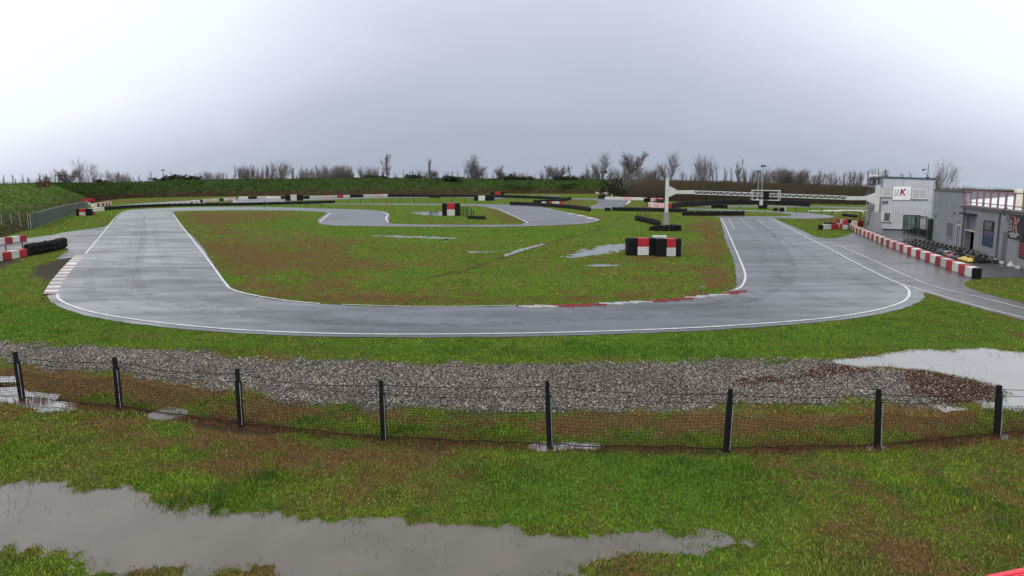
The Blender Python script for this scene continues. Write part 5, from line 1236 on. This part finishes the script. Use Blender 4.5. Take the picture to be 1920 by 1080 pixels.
# staircase
s0_,_ = on_wall(1634,430,S,bd); fl_a = empty('metal_staircase',tuple(Vector((A.x,A.y,0))+bd*1.6-d*1.0),ra)
GAL = mat('galvanised_steel',(.24,.26,.26),.45,(.18,.19,.19),4,.5)
mb = MB()
for k in range(13): mb.box((0,-1.4+.24*k,.22*(k+1)),(.95,.26,.05))
mb.build('steps',mat('dark_treads',(.06,.06,.07),.5),fl_a)
mb = MB()
for sx in (-.5,.5):
    mb.cyl((sx,-1.55,.05),(sx,1.6,2.95),.05,None,6); mb.cyl((sx,-1.55,1.0),(sx,1.6,3.9),.03,None,6); mb.cyl((sx,-1.55,.55),(sx,1.6,3.4),.02,None,6)
    for k in range(5): mb.cyl((sx,-1.5+.77*k,.05+.71*k),(sx,-1.5+.77*k,1.0+.71*k),.025,None,5)
mb.build('handrail',GAL,fl_a)
mb = MB(); mb.box((0,2.2,2.95),(1.2,1.3,.08)); mb.build('landing',GAL,fl_a)
mb = MB()
for sx in (-.45,.45):
    for sy in (-.1,2.6): mb.cyl((sx,sy,0),(sx,sy,2.9),.05,None,6)
    mb.cyl((sx,-.1,.2),(sx,2.6,2.0),.03,None,5)
mb.build('supports',GAL,fl_a)
tag(fl_a,'grey metal staircase climbing the left side of the control tower','staircase')
# sign: white board with letters (flat meshes from strokes)
def stroke_letter(ch):
    T = .17
    return {'H':[[(0,0),(0,1)],[(.7,0),(.7,1)],[(0,.5),(.7,.5)]], 'G':[[(.75,.85),(.5,1),(.2,1),(0,.75),(0,.25),(.2,0),(.55,0),(.75,.2),(.75,.48),(.42,.48)]],
            'K':[[(0,0),(0,1)],[(.75,1),(.05,.42)],[(.22,.55),(.8,0)]]}[ch]
def letters(mb, ch, x, z, w_, h_, th, y, slant=.0, mi=0):
    for st_ in stroke_letter(ch):
        for i in range(len(st_)-1):
            a = Vector((x+st_[i][0]*w_+slant*st_[i][1]*h_, 0, z+st_[i][1]*h_)); b = Vector((x+st_[i+1][0]*w_+slant*st_[i+1][1]*h_, 0, z+st_[i+1][1]*h_))
            dd = (b-a).normalized(); nn = Vector((-dd.z,0,dd.x))*th/2; e = dd*th*.4
            q_ = [a-e-nn,b+e-nn,b+e+nn,a-e+nn]; mb.poly([(v.x,y,v.z) for v in q_],mi)
s0,s1,z0,z1 = on_wall_rect(1675,350,1708.2,374.8,A,d); sg = empty('tower_sign',(A.x,A.y,0),ra)
mb = MB(); mb.box(((s0+s1)/2,-.10,(z0+z1)/2),(s1-s0,.06,z1-z0)); mb.build('board',mat('sign_white',(.82,.83,.88),.35,(.78,.79,.84),1,.4),sg)
w_ = s1-s0; h_ = z1-z0
mb = MB(); letters(mb,'H',s0+.10*w_,z0+.58*h_,.26*w_,.22*h_,.055,-.135,.25); letters(mb,'G',s0+.07*w_,z0+.34*h_,.28*w_,.20*h_,.055,-.136,.2); mb.build('black_letters',BLKM,sg)
mb = MB(); letters(mb,'K',s0+.44*w_,z0+.38*h_,.27*w_,.42*h_,.17,-.137,.12); mb.build('red_letter',mat('sign_red',(.42,.02,.02),.4),sg)
mb = MB()
for i in range(7):
    for j in range(8):
        if (i+j)%2 == 0: mb.box((s0+w_*(.75+.028*i+.004*j),-.134,z0+h_*(.38+.055*j+.01*math.sin(i))),(w_*.024,.004,h_*.045))
mb.build('chequered_flag',mat('sign_pale_grey',(.55,.56,.60),.4),sg)
mb = MB(); mb.box((s0+w_*.46,-.134,z0+h_*.30),(w_*.72,.004,h_*.025)); mb.box((s0+w_*.74,-.134,z0+h_*.10),(w_*.36,.004,h_*.03)); mb.build('small_print',mat('sign_pink',(.65,.45,.5),.4),sg)
tag(sg,'white sign with black and red HGK letters high on the tower front','sign')
# roof gear
def roofpt(px,py): s,z = on_wall(px,py,A,d); return s,z
for nm,px,top,lab,kind in (('roof_antenna',1648.5,309,'tall thin antenna with white tip on the left corner of the tower roof',0),('roof_vent',1661,318.5,'short capped vent pipe on the tower roof',1),('camera_mast',1742.5,306.5,'thin mast with a small camera on the right corner of the tower roof',2)):
    s,z = on_wall(px,top,A,d); zb = zt0+(zt1-zt0)*max(0,s)/WL+.2; mb = MB(); h_ = z-zb
    if kind == 0: mb.cyl((0,0,0),(0,0,h_*.72),.035,.03,6,0); mb.cyl((0,0,h_*.72),(0,0,h_*1.25),.02,.012,6,1); mb.box((-.5,.2,.12),(1.1,.7,.22),mi=1); ms=[BLKM,FRAMEW]
    elif kind == 1: mb.cyl((0,0,0),(0,0,h_*.85),.10,.10,10); mb.cyl((0,0,h_*.85),(0,0,h_),.24,.10,10); mb.cyl((0,0,h_*.80),(0,0,h_*.85),.24,.24,10); ms=[mat('vent_grey',(.12,.13,.12),.5)]
    else: mb.cyl((0,0,0),(0,0,h_),.035,.03,6); mb.cyl((0,0,.15),(-.25,0,.6),.03,None,5); mb.cyl((0,0,h_*.62),(-.45,0,h_*.62),.03,None,5); mb.cyl((-.5,0,h_*.50),(-.5,0,h_*.60),.10,.20,10); mb.box((0,0,.06),(.4,.3,.12)); ms=[BLKM]
    o = mb.build(nm,ms); P_ = A+d*s+bd*.4; o.location=(P_.x,P_.y,zb); o.rotation_euler=(0,0,ra); tag(o,lab,'antenna' if kind!=1 else 'vent')
# ---------------------------------------------------------------- low grey building
A2, d2, rb, _ = wallframe((1744.5,449),(1920,507)); b2 = Vector((-d2.y,d2.x,0))
if b2.x < 0: b2 = -b2
lb = empty('pit_building',(A2.x,A2.y,0),rb)
def WR_(x0,y0,x1,y1): return on_wall_rect(x0,y0,x1,y1,A2,d2)
def WS(px,py): return on_wall(px,py,A2,d2)
sc_ = WS(1803.5,400)[0]; sE = WS(1920,430)[0]+9.0
zP = WS(1745,357.5)[1]; zW = WS(1860,391.5)[1]; print('building', sc_, sE, zP, zW)
sgn = 1 if (Matrix.Rotation(-rb,3,'Z')@b2).y > 0 else -1
D0 = 9.0*sgn
def boxw(mb,s0,s1,y0,y1,z0,z1,mi=0):
    y0,y1 = sorted((y0,y1)); mb.box(((s0+s1)/2,(y0+y1)/2,(z0+z1)/2),(s1-s0,y1-y0,z1-z0),mi=mi)
# doorway opening in the lower wall
dx0,dx1,dz0,dz1 = WR_(1811.5,403,1831,478); dz0 = 0; dmid = WS(1820,433.5)[1]
mb = MB(); boxw(mb,0,sc_,0,.5*sgn,0,zP); mb.build('high_block',WALLG,lb)
mb = MB(); boxw(mb,-.05,sc_+.09,-.06*sgn,.56*sgn,zP,zP+.12); mb.build('parapet_cap',mat('parapet_dark',(.045,.055,.06),.5),lb)
mb = MB(); T = .5*sgn
boxw(mb,sc_+.002,dx0,0,T,0,zW); boxw(mb,dx1,sE,0,T,0,zW); boxw(mb,dx0,dx1,0,T,dz1,zW); mb.build('front_wall',WALLG,lb)
def wl(p):          # world xy -> building frame
    v = Vector((p[0]-A2.x, p[1]-A2.y, 0)); v.rotate(Matrix.Rotation(-rb,3,'Z')); return (v.x, v.y)
RZ = zW-.25; q1, q2 = wl(AT(1806,375,77)), wl(AT(1909,367,100))
rp = [(0.05,.52*sgn),(sE,.52*sgn),(sE,48*sgn),q2,q1]
mb = MB(); n_ = len(rp); mb.add([(p[0],p[1],RZ) for p in rp]+[(p[0],p[1],0) for p in rp],[tuple(range(n_))]+[(i,n_+i,n_+(i+1)%n_,(i+1)%n_) for i in range(1,n_)]); mb.build('flat_roof',mat('roof_membrane',(.74,.75,.79),.5,(.58,.60,.64),.4,.6),lb)
mb = MB(); mb.add([(*q1,RZ),(*q2,RZ),(*q2,RZ+.30),(*q1,RZ+1.15)],[(0,1,2,3)]); o3 = (q1[0]+.0,q1[1],0); mb.build('rear_cladding',clad_mat('dark_grey_cladding',(.13,.135,.15),.45),lb)
mb = MB(); boxw(mb,sc_,sE,-.10*sgn,.45*sgn,zW,zW+.10); boxw(mb,sc_,sE,-.16*sgn,-.02*sgn,zW-.22,zW-.06,1); mb.build('roof_edge',[mat('edge_pinkish',(.32,.27,.29),.5,(.25,.2,.22),2,.6),mat('gutter',(.13,.10,.115),.5)],lb)
# recessed doorway
mb = MB(); boxw(mb,dx0,dx1,T*.6,T*.6+.05*sgn,dmid,dz1); mb.build('roller_shutter',mat('shutter_grey',(.19,.20,.22),.5,(.15,.16,.18),3,.4),lb)
mb = MB(); boxw(mb,dx0,dx1,2.4*sgn,2.45*sgn,0,dmid); mb.build('dark_interior',BLKM,lb)
mb = MB(); boxw(mb,dx0-.02,dx1-.02,-.06*sgn,T*.7,dmid-.02,dmid+.06); boxw(mb,dx1-.06,dx1,-.02*sgn,T*.7,0,dmid-.03); mb.build('door_frame',CREAM,lb)
mb = MB(); boxw(mb,dx0+.05,dx0+(dx1-dx0)*.35,1.0*sgn,1.8*sgn,.0,dmid*.62); mb.build('red_cabinet',mat('deep_red',(.20,.01,.012),.5),lb)
mb = MB(); boxw(mb,dx0-.35,dx1+.2,-.45*sgn,-.01*sgn,dz1+.02,dz1+.14); mb.build('door_hood',BLKM,lb)
def lwin(x0,y0,x1,y1,name,pane,frame,fw=.06,mull=0,out=.06,sill=False):
    s0,s1,z0,z1 = WR_(x0,y0,x1,y1); mb = MB(); cz=(z0+z1)/2; o_=-out*sgn
    for (a_,b_,c_,e_) in ((s0,s0+fw,z0,z1),(s1-fw,s1,z0,z1),(s0+fw,s1-fw,z1-fw,z1),(s0+fw,s1-fw,z0,z0+fw)): boxw(mb,a_,b_,0,o_,c_,e_)
    for k in range(mull): c = s0+(s1-s0)*(k+1)/(mull+1); boxw(mb,c-fw/2,c+fw/2,0,o_*.8,z0+fw,z1-fw)
    fr = mb.build(name,frame,lb); mb = MB(); boxw(mb,s0+fw*.8,s1-fw*.8,-.004*sgn,-.025*sgn,z0+fw*.8,z1-fw*.8); mb.build('pane',pane,fr)
    if sill: mb = MB(); boxw(mb,s0-.08,s1+.08,-.002*sgn,-.15*sgn,z0-.07,z0-.005); mb.build('sill',mat('grey_sill',(.3,.31,.33),.5),fr)
    return fr,s0,s1,z0,z1
lwin(1777,418,1787.5,445,'shuttered_window',mat('window_shutter',(.14,.15,.165),.6,(.11,.12,.13),5,.5),mat('grey_frame',(.20,.21,.225),.6),sill=True,mull=3)
lwin(1795.5,420.5,1803,466,'glazed_door',GLASS,FRAMEW,fw=.13,mull=1)
s,z = WS(1798,413); mb = MB(); mb.cyl((s,0,z),(s,-.14*sgn,z),.15,.13,12); mb.build('round_lamp',mat('lamp_glass',(.45,.46,.44),.3),lb)
fr,s0,s1,z0,z1 = lwin(1846,414,1865.5,463,'shop_window',mat('blue_window',(.018,.040,.085),.10,(.035,.085,.16),1.3,.6),mat('navy_frame2',(.02,.035,.07),.4),fw=.07,out=.05)
mb = MB(); boxw(mb,s0+.03,s1-.03,-.055*sgn,-.075*sgn,z1-(z1-z0)*.37,z1-.03); pn = mb.build('sign_panel',BLKM,fr)
mb = MB(); rr = random.Random(3)
for ln in range(2):
    zz = z1-(z1-z0)*(.11+.145*ln); n = 6-ln
    boxw(mb,s0+(s1-s0)*.2,s0+(s1-s0)*(.84-.06*ln),-.08*sgn,-.084*sgn,zz-(z1-z0)*.062,zz-(z1-z0)*.05); boxw(mb,s0+(s1-s0)*.2,s0+(s1-s0)*(.84-.06*ln),-.08*sgn,-.084*sgn,zz+(z1-z0)*.05,zz+(z1-z0)*.058)
    for k in range(n):
        c = s0+(s1-s0)*(.23+(.58-.05*ln)*k/(n-1)); hh = (z1-z0)*.032; w_=.05
        boxw(mb,c-w_,c-w_*.5,-.08*sgn,-.084*sgn,zz-hh,zz+hh)
        if rr.random()<.7: boxw(mb,c-w_*.5,c+w_,-.08*sgn,-.084*sgn,zz+hh*.6,zz+hh)
        if rr.random()<.7: boxw(mb,c-w_*.5,c+w_*.8,-.08*sgn,-.084*sgn,zz-hh*.2,zz+hh*.2)
        if rr.random()<.7: boxw(mb,c-w_*.5,c+w_,-.08*sgn,-.084*sgn,zz-hh,zz-hh*.6)
mb.build('lettering',FRAMEW,pn)
lwin(1882,434,1890.5,498,'grey_door',mat('door_grey',(.145,.155,.17),.5,(.12,.13,.14),2,.4),mat('grey_frame',(.20,.21,.225),.6),fw=.05,out=.03)
# railing
mb = MB(); z0 = zW+.02; zr = WS(1860,361.5)[1]; RLC = mat('primer_pink_railing',(.36,.17,.20),.5,(.25,.12,.15),2,.6)
k = 0; s = sc_+.12
while s < sE:
    big_ = (k%3 == 0); boxw(mb,s-(.07 if big_ else .04),s+(.07 if big_ else .04),.05*sgn,.17*sgn,z0,zr); s += 1.6; k += 1
boxw(mb,sc_,sE,.04*sgn,.18*sgn,zr,zr+.09); boxw(mb,sc_,sE,.06*sgn,.16*sgn,zW+.32,zW+.39); mb.build('roof_railing',RLC,lb)
for px in (1806,1873):
    mb = MB(); s_,_ = WS(px,440); boxw(mb,s_-.05,s_+.05,-.12*sgn,-.02*sgn,0,zW-.1); mb.build('downpipe',mat('pipe_grey',(.16,.17,.18),.5),lb)
mb = MB()
for px in (1760,1838,1910):
    s_,_ = WS(px,440); boxw(mb,s_-.012,s_+.012,-.006*sgn,.0,0,(zP if px < 1800 else zW))
mb.build('wall_joint',mat('joint_dark',(.07,.075,.08),.8),lb)
mb = MB(); s_,z_ = WS(1790,400); boxw(mb,s_-.2,s_+.2,-.06*sgn,-.005*sgn,z_-.12,z_+.12); s_,z_ = WS(1755,405); boxw(mb,s_-.25,s_+.25,-.05*sgn,-.005*sgn,z_-.15,z_+.15)
mb.build('air_vent',mat('vent_slate',(.10,.105,.11),.6),lb)
# hanging cable lamp
s,z = WS(1893,399); pts_ = [WS(px,py) for px,py in ((1897,390),(1892,391.5),(1889,396),(1890,401),(1891.5,405))]
mb = MB(); mb.tube(catmull([(a_,-.25*sgn,b_) for a_,b_ in pts_],4),.035,6); mb.cyl((pts_[-1][0],-.25*sgn,pts_[-1][1]),(pts_[-1][0],-.25*sgn,pts_[-1][1]-.32),.09,.14,8,1); mb.build('swan_neck_lamp',[BLKM,mat('lamp_grey',(.25,.27,.26),.5)],lb)
tag(lb,'low grey pit building with roller door, blue window and railed flat roof','building')
# posters
s0,s1,z0,z1 = WR_(1896,403,1925,450); ps = empty('wall_banner',(A2.x,A2.y,0),rb); mb = MB(); boxw(mb,s0,s1,-.03*sgn,-.08*sgn,z0,z1); mb.build('board',mat('banner_black',(.012,.012,.015),.4,(.035,.014,.02),1.1,.9),ps)
w_=s1-s0; h_=z1-z0
mb = MB(); letters(mb,'H',s0+.06*w_,z0+.60*h_,.17*w_,.20*h_,.07,-.095*sgn,.2); letters(mb,'G',s0+.06*w_,z0+.33*h_,.2*w_,.2*h_,.07,-.096*sgn,.2); letters(mb,'K',s0+.34*w_,z0+.28*h_,.30*w_,.55*h_,.24,-.094*sgn,.16)
for k in range(3): boxw(mb,s0+.08*w_+.1*w_*(k==2),s0+(.75-.1*k)*w_,-.09*sgn,-.094*sgn,z0+h_*(.20-.065*k),z0+h_*(.235-.065*k))
mb.build('white_lettering',FRAMEW,ps); mb = MB(); letters(mb,'K',s0+.34*w_,z0+.28*h_,.30*w_,.55*h_,.13,-.10*sgn,.16); boxw(mb,s0+.05*w_,s0+.4*w_,-.087*sgn,-.09*sgn,z0+.88*h_,z0+.95*h_); mb.build('red_lettering',mat('sign_red',(.42,.02,.02),.4),ps)
tag(ps,'black banner with slanted white and red HGK logo at the right edge','banner')
s0,s1,z0,z1 = WR_(1914,452.5,1932,486); ps = empty('wall_banner',(A2.x,A2.y,0),rb); mb = MB(); boxw(mb,s0,s1,-.03*sgn,-.07*sgn,z0,z1); mb.build('board',BLKM,ps); mb = MB()
for k in range(5): boxw(mb,s0+.1,s1-.1,-.075*sgn,-.08*sgn,z0+(z1-z0)*(.1+.17*k),z0+(z1-z0)*(.21+.17*k))
mb.build('red_bars',mat('dull_red',(.35,.05,.06),.5,(.2,.03,.04),4,.6),ps); tag(ps,'small red and black price board below the banner','sign')
for i,(px,py) in enumerate(((1864.5,489),(1877.5,494),(1908,503.5),(1930,511))):
    mb = MB(); mb.box((0,0,.11),(.50,.20,.22),bev=.03); o = mb.build('kerb_stone',BW); o.location=(*G(px,py+1.5),0.016); o.rotation_euler=(0,0,rb); tag(o,f'white painted stone along the foot of the grey wall, {ordn(i+1)} from the left','stone','white painted stones along the grey wall')
mb = MB(); mb.add([(-.28,0,0),(.28,.02,0),(.30,.32,.42),(-.22,.30,.48)],[(0,1,2,3)]); mb.add([(-.28,.5,0),(.28,.52,0),(.30,.33,.42),(-.22,.31,.48)],[(3,2,1,0)]); mb.box((.35,.15,.08),(.5,.2,.14))
o = mb.build('folding_board',BW); o.location=(*G(1891,499),.016); o.rotation_euler=(0,0,rb+.2); tag(o,'white folded pavement board standing among the painted stones','board')
mb = MB(); mb.box((0,0,.5),(.9,.3,1.0),bev=.04); mb.box((1.3,0,.45),(.5,.35,1.1),mi=1,bev=.04); o = mb.build('roof_unit',[CREAM,BLKM]); P_ = Vector(AT(1910,361,54)); o.location=(P_.x,P_.y,P_.z); 
for kx in (-.3,.3): pass
o.location.z = zW-.25; o.scale=(.7,1,max(.6,P_.z+.35-o.location.z)); tag(o,'cream and black ventilation box on the flat roof at the right edge','vent box')
# big grey pole of nearby mesh at far right puddle reflection not built; cages in front of the tower
GT2 = 'dark green steel cages beside the tower'
def cage(px0,py0,px1,py1,hpx_top,label,lean=0.0):
    a = Vector((*G(px0,py0),0)); b = Vector((*G(px1,py1),0)); dd = (b-a); L_ = dd.length; ang_ = math.atan2(dd.y,dd.x); zt = ZAT(hpx_top,a.y); t = empty('steel_cage',tuple(a+Vector((0,0,.012))),ang_); mb = MB(); r=.05; dp=1.1
    for x_ in (0,L_):
        for y_ in (0,dp): mb.cyl((x_,y_,0),(x_+lean,y_,zt),r,None,6)
        for z_ in (.15,zt): mb.cyl((x_,0,z_),(x_,dp,z_),r*.7,None,5)
    for y_ in (0,dp):
        for z_ in (.15,zt*.5,zt): mb.cyl((0,y_,z_),(L_,y_,z_),r*.7,None,5)
    mb.cyl((0,0,zt),(L_*.25,0,.2),r*.6,None,5); mb.build('frame',DGREEN,t); mb = MB(); n = max(3,int(L_/.35))
    for k in range(1,n): mb.cyl((L_*k/n,0,.15),(L_*k/n,0,zt),.018,None,4)
    mb.build('bars',DGREEN,t); mb = MB()
    for k in range(max(2,int(L_/.5))): mb.torus((.3+.5*k,.4,.28),.17,.09,'y' if k%2 else 'x',10,5); mb.torus((.45+.5*k,.75,.5),.17,.09,'x',10,5)
    mb.build('tyre_pile',TYRE,t); return tag(t,label,'cage',GT2)
cage(1695,437.5,1716,441,404,'left dark green steel cage holding tyres in front of the tower'); cage(1717,441.5,1739,447,408,'right dark green steel cage holding tyres in front of the tower')
x,y = G(1741.5,449.5); mb = MB(); zt = ZAT(410.5,y); mb.box((0,0,zt/2),(.42,.35,zt),bev=.02); mb.box((0,-.185,zt*.5),(.34,.02,zt*.9),mi=1); o = mb.build('service_cabinet',[DGREEN,mat('cabinet_teal',(.02,.04,.045),.4)]); o.location=(x,y,.012); o.rotation_euler=(0,0,rb); tag(o,'tall dark green cabinet between the tower and the grey building','cabinet')
# ================================================================= karts
def kart_proto():
    KB = mat('kart_black_plastic',(.010,.010,.012),.45,(.02,.02,.022),4,.4); KT = mat('kart_frame_tube',(.03,.03,.034),.35); KS = mat('kart_seat',(.014,.014,.016),.7,spec=.2); KM = mat('kart_engine_metal',(.16,.16,.17),.4,(.05,.05,.055),8,.6)
    t = empty('racing_kart',(0,0,0))
    mb = MB()
    for sy in (-1,1):
        mb.tube([(-.85,.30*sy,.12),(-.2,.32*sy,.10),(.55,.22*sy,.10),(.85,.16*sy,.12)],.02,6); mb.box((.02,.56*sy,.18),(.78,.20,.17),bev=.045); mb.cyl((.35,.3*sy,.1),(.35,.6*sy,.12),.016,None,5); mb.cyl((-.35,.3*sy,.1),(-.35,.6*sy,.12),.016,None,5)
    mb.box((.25,0,.075),(1.0,.46,.02)); mb.tube([(-.98,-.62,.15),(-1.02,-.3,.17),(-1.02,.3,.17),(-.98,.62,.15)],.045,8); mb.cyl((-.80,-.60,.14),(-.80,.60,.14),.02,None,6); mb.cyl((.62,-.5,.13),(.62,.5,.13),.018,None,6)
    mb.build('chassis',KB,t)
    mb = MB(); mb.add([(.72,-.48,.07),(1.02,-.38,.07),(1.06,.38,.07),(.72,.48,.07),(.72,-.46,.24),(.98,-.34,.20),(1.02,.34,.20),(.72,.46,.24),(.60,-.16,.34),(.60,.16,.34)],[(0,1,5,4),(1,2,6,5),(2,3,7,6),(4,5,8),(5,6,9,8),(6,7,9),(3,2,1,0)]); mb.build('nose',KB,t)
    mb = MB(); mb.box(None,(.26,.26,.035),M=Matrix.Translation((.50,0,.42))@Matrix.Rotation(R(-30),4,'Y')); pn = mb.build('front_panel',KB,t)
    mb = MB(); 
    sec = [(-.52,.55,.19),(-.47,.34,.22),(-.38,.16,.22),(-.12,.12,.20),(.05,.18,.19)]
    V=[];Fs=[]
    for (x_,z_,hw) in sec: V += [(x_,-hw-.02,z_+.13),(x_,-hw*.85,z_),(x_,hw*.85,z_),(x_,hw+.02,z_+.13)]
    for i in range(4):
        for j in range(3): Fs.append((i*4+j,i*4+j+1,(i+1)*4+j+1,(i+1)*4+j))
    mb.add(V,Fs); mb.build('seat',KS,t)
    mb = MB(); M = Matrix.Translation((.26,0,.50))@Matrix.Rotation(R(-62),4,'Y')
    m2 = MB(); m2.torus((0,0,0),.135,.016,'z',16,6); m2.cyl((-.13,0,0),(.13,0,0),.012,None,5); m2.cyl((0,-.13,0),(0,.13,0),.012,None,5); mb.add([tuple(M@Vector(v)) for v in m2.v],m2.f); mb.cyl((.27,0,.49),(.56,0,.16),.014,None,6); mb.build('steering_wheel',BLKM,t)
    mb = MB(); mb.box((-.55,.42,.30),(.34,.24,.30),bev=.03); mb.box((-.55,.42,.50),(.22,.18,.10),bev=.02); mb.cyl((-.40,.42,.34),(-.18,.46,.30),.05,.04,8); mb.build('engine',KM,t)
    for (x_,y_,r_,w2) in ((.62,-.58,.13,.13),(.62,.58,.13,.13),(-.80,-.60,.145,.19),(-.80,.60,.145,.19)):
        mb = MB(); mb.torus((0,0,0),r_*.72,r_*.36,'y',16,8,sq=w2/r_*1.25); w_ob = mb.build('wheel',TYRE,t,smooth=True); w_ob.location=(x_,y_,r_)
        mb = MB(); mb.cyl((0,-w2*.32,0),(0,w2*.32,0),r_*.50,None,12); mb.cyl((0,-w2*.4,0),(0,w2*.4,0),.025,None,8); mb.build('rim',KM,w_ob)
    return t
kp = kart_proto(); kn = [0]
tints = {k: mat('kart_'+k,c,.35,c2,3,.5) for k,c,c2 in (('purple',(.10,.06,.16),(.04,.03,.07)),('yellow',(.60,.47,.07),(.4,.3,.05)),('white',(.5,.5,.5),(.3,.3,.3)),('red',(.25,.03,.03),(.1,.02,.02)))}
def kart(px,py,rz,label,tint=None,group='parked rental karts beside the pit building'):
    global kp
    o = kp if kn[0]==0 else tree_copy(kp); kn[0]+=1
    x,y = G(px,py); o.location=(x,y,.016); o.rotation_euler=(0,0,rz+random.uniform(-.06,.06)); tag(o,label,'kart',group)
    return o
tr_ = {}
def paint(o,part,m):
    for ch in o.children:
        if ch.name.split('.')[0]==part:
            me = ch.data.copy(); me.materials[0]=m; ch.data=me
heads = math.atan2(-b2.y,-b2.x)+R(12)
specs = []
for i in range(14):
    t_ = i/13; px = 1707+(1812-1707)*t_; py = 458.5+(481-458.5)*t_; specs.append((px,py,'row against the wall',i+1,14))
for i in range(7):
    t_ = i/6; px = 1701+(1742-1701)*t_; py = 463.5+(477.5-463.5)*t_; specs.append((px,py,'front left row',i+1,7))
for i in range(3): specs.append((1790+11*i,480.5+3.2*i,'short front right row',i+1,3))
cyc = [None,'purple',None,'white','purple',None,'red',None]
keep_proto = True
for j,(px,py,rw,i,n) in enumerate(specs):
    c = cyc[j%8]; nm = {None:'all black','purple':'purple panelled','white':'white nosed','red':'red panelled'}[c]
    o = kart(px,py,heads,f'{nm} kart, {ordn(i)} from the left in the {rw}'); specs[j] = (o,c)
for px,py,lab in ((1826,489.5,'yellow kart with pale seat at the right end of the front row'),(1836,492,'second yellow kart, the rightmost kart near the painted stones')):
    o = kart(px,py,heads,lab); specs.append((o,'yellow'))
for o,c in specs:
    if c is None: continue
    for part in ('nose','front_panel'): paint(o,part,tints[c])
# ================================================================= world, sun, camera
w = bpy.data.worlds.new('World'); scn.world = w; w.use_nodes = True; nt = w.node_tree; N = nt.nodes; L = nt.links
bg = N['Background']; bg.inputs['Strength'].default_value = 1.0
SUN_EL, SUN_AZ = R(48), R(200)
sky = N.new('ShaderNodeTexSky'); sky.sky_type = 'NISHITA'; sky.sun_disc = False; sky.sun_elevation = SUN_EL; sky.sun_rotation = SUN_AZ
sky.air_density = 1.5; sky.dust_density = 4
sc = N.new('ShaderNodeVectorMath'); sc.operation = 'SCALE'; sc.inputs['Scale'].default_value = .08; L.new(sky.outputs[0], sc.inputs[0])
g = N.new('ShaderNodeNewGeometry'); tc = N.new('ShaderNodeTexCoord')
sep = N.new('ShaderNodeSeparateXYZ'); L.new(tc.outputs['Generated'], sep.inputs[0])
def M_(op, a, b=None, clamp=False):
    x = N.new('ShaderNodeMath'); x.operation = op; x.use_clamp = clamp
    for s, v in ((0,a),(1,b)):
        if v is None: continue
        if isinstance(v, (int,float)): x.inputs[s].default_value = v
        else: L.new(v, x.inputs[s])
    return x.outputs[0]
X, Y, Z = sep.outputs
el = M_('MAXIMUM', Z, 0.0)
nz = N.new('ShaderNodeTexNoise'); nz.inputs['Scale'].default_value = 1.6; nz.inputs['Detail'].default_value = 6; nz.inputs['Distortion'].default_value = .4
mp = N.new('ShaderNodeMapping'); mp.inputs['Scale'].default_value = (1,1,2.5); L.new(tc.outputs['Generated'], mp.inputs[0]); L.new(mp.outputs[0], nz.inputs['Vector'])
cl = M_('MULTIPLY', M_('SUBTRACT', nz.outputs['Fac'], .5), .26)
side = M_('POWER', M_('ABSOLUTE', M_('ADD', X, -0.05)), 2.6)        # the cloud thins towards both sides
br = M_('ADD', M_('ADD', M_('MULTIPLY', el, 1.05), M_('MULTIPLY', side, .95)), M_('MULTIPLY', M_('MULTIPLY', side, el), 5.5))
br = M_('ADD', br, cl)
ramp = N.new('ShaderNodeValToRGB'); L.new(br, ramp.inputs[0])
e = ramp.color_ramp.elements
e[0].position = 0.0; e[0].color = (.41,.465,.575,1)
e[1].position = 1.0; e[1].color = (1.12,1.16,1.2,1)
for p, c in ((.10,(.44,.49,.60,1)),(.25,(.56,.60,.71,1)),(.40,(.76,.80,.94,1)),(.55,(.96,1.02,1.08,1))):
    k = e.new(p); k.color = c
mx = N.new('ShaderNodeMix'); mx.data_type = 'RGBA'; mx.inputs[0].default_value = .94
L.new(sc.outputs[0], mx.inputs[6]); L.new(ramp.outputs[0], mx.inputs[7]); L.new(mx.outputs[2], bg.inputs['Color'])
sl = bpy.data.lights.new('sun', 'SUN'); sl.energy = 1.25; sl.angle = R(14); sl.color = (1,.96,.9)
so = bpy.data.objects.new('sun', sl); COL.objects.link(so)
sd = Vector((math.sin(SUN_AZ)*math.cos(SUN_EL), math.cos(SUN_AZ)*math.cos(SUN_EL), math.sin(SUN_EL)))
so.rotation_euler = sd.to_track_quat('Z','Y').to_euler()
cd = bpy.data.cameras.new('camera'); cd.lens = F/1920*36; cd.sensor_width = 36; cd.shift_y = -(540-YC)/1920; cd.clip_start = .1; cd.clip_end = 9000
co = bpy.data.objects.new('camera', cd); COL.objects.link(co); co.location = (0,0,H); co.rotation_euler = (R(90)-PITCH, 0, 0)
scn.camera = co
scn.view_settings.view_transform = 'Standard'; scn.view_settings.look = 'None'; scn.view_settings.exposure = 0; scn.view_settings.gamma = 1
scn.render.engine = 'CYCLES'; scn.cycles.max_bounces = 5; scn.cycles.use_denoising = True
for o in bpy.data.objects:
    if '_w' in o: del o['_w']
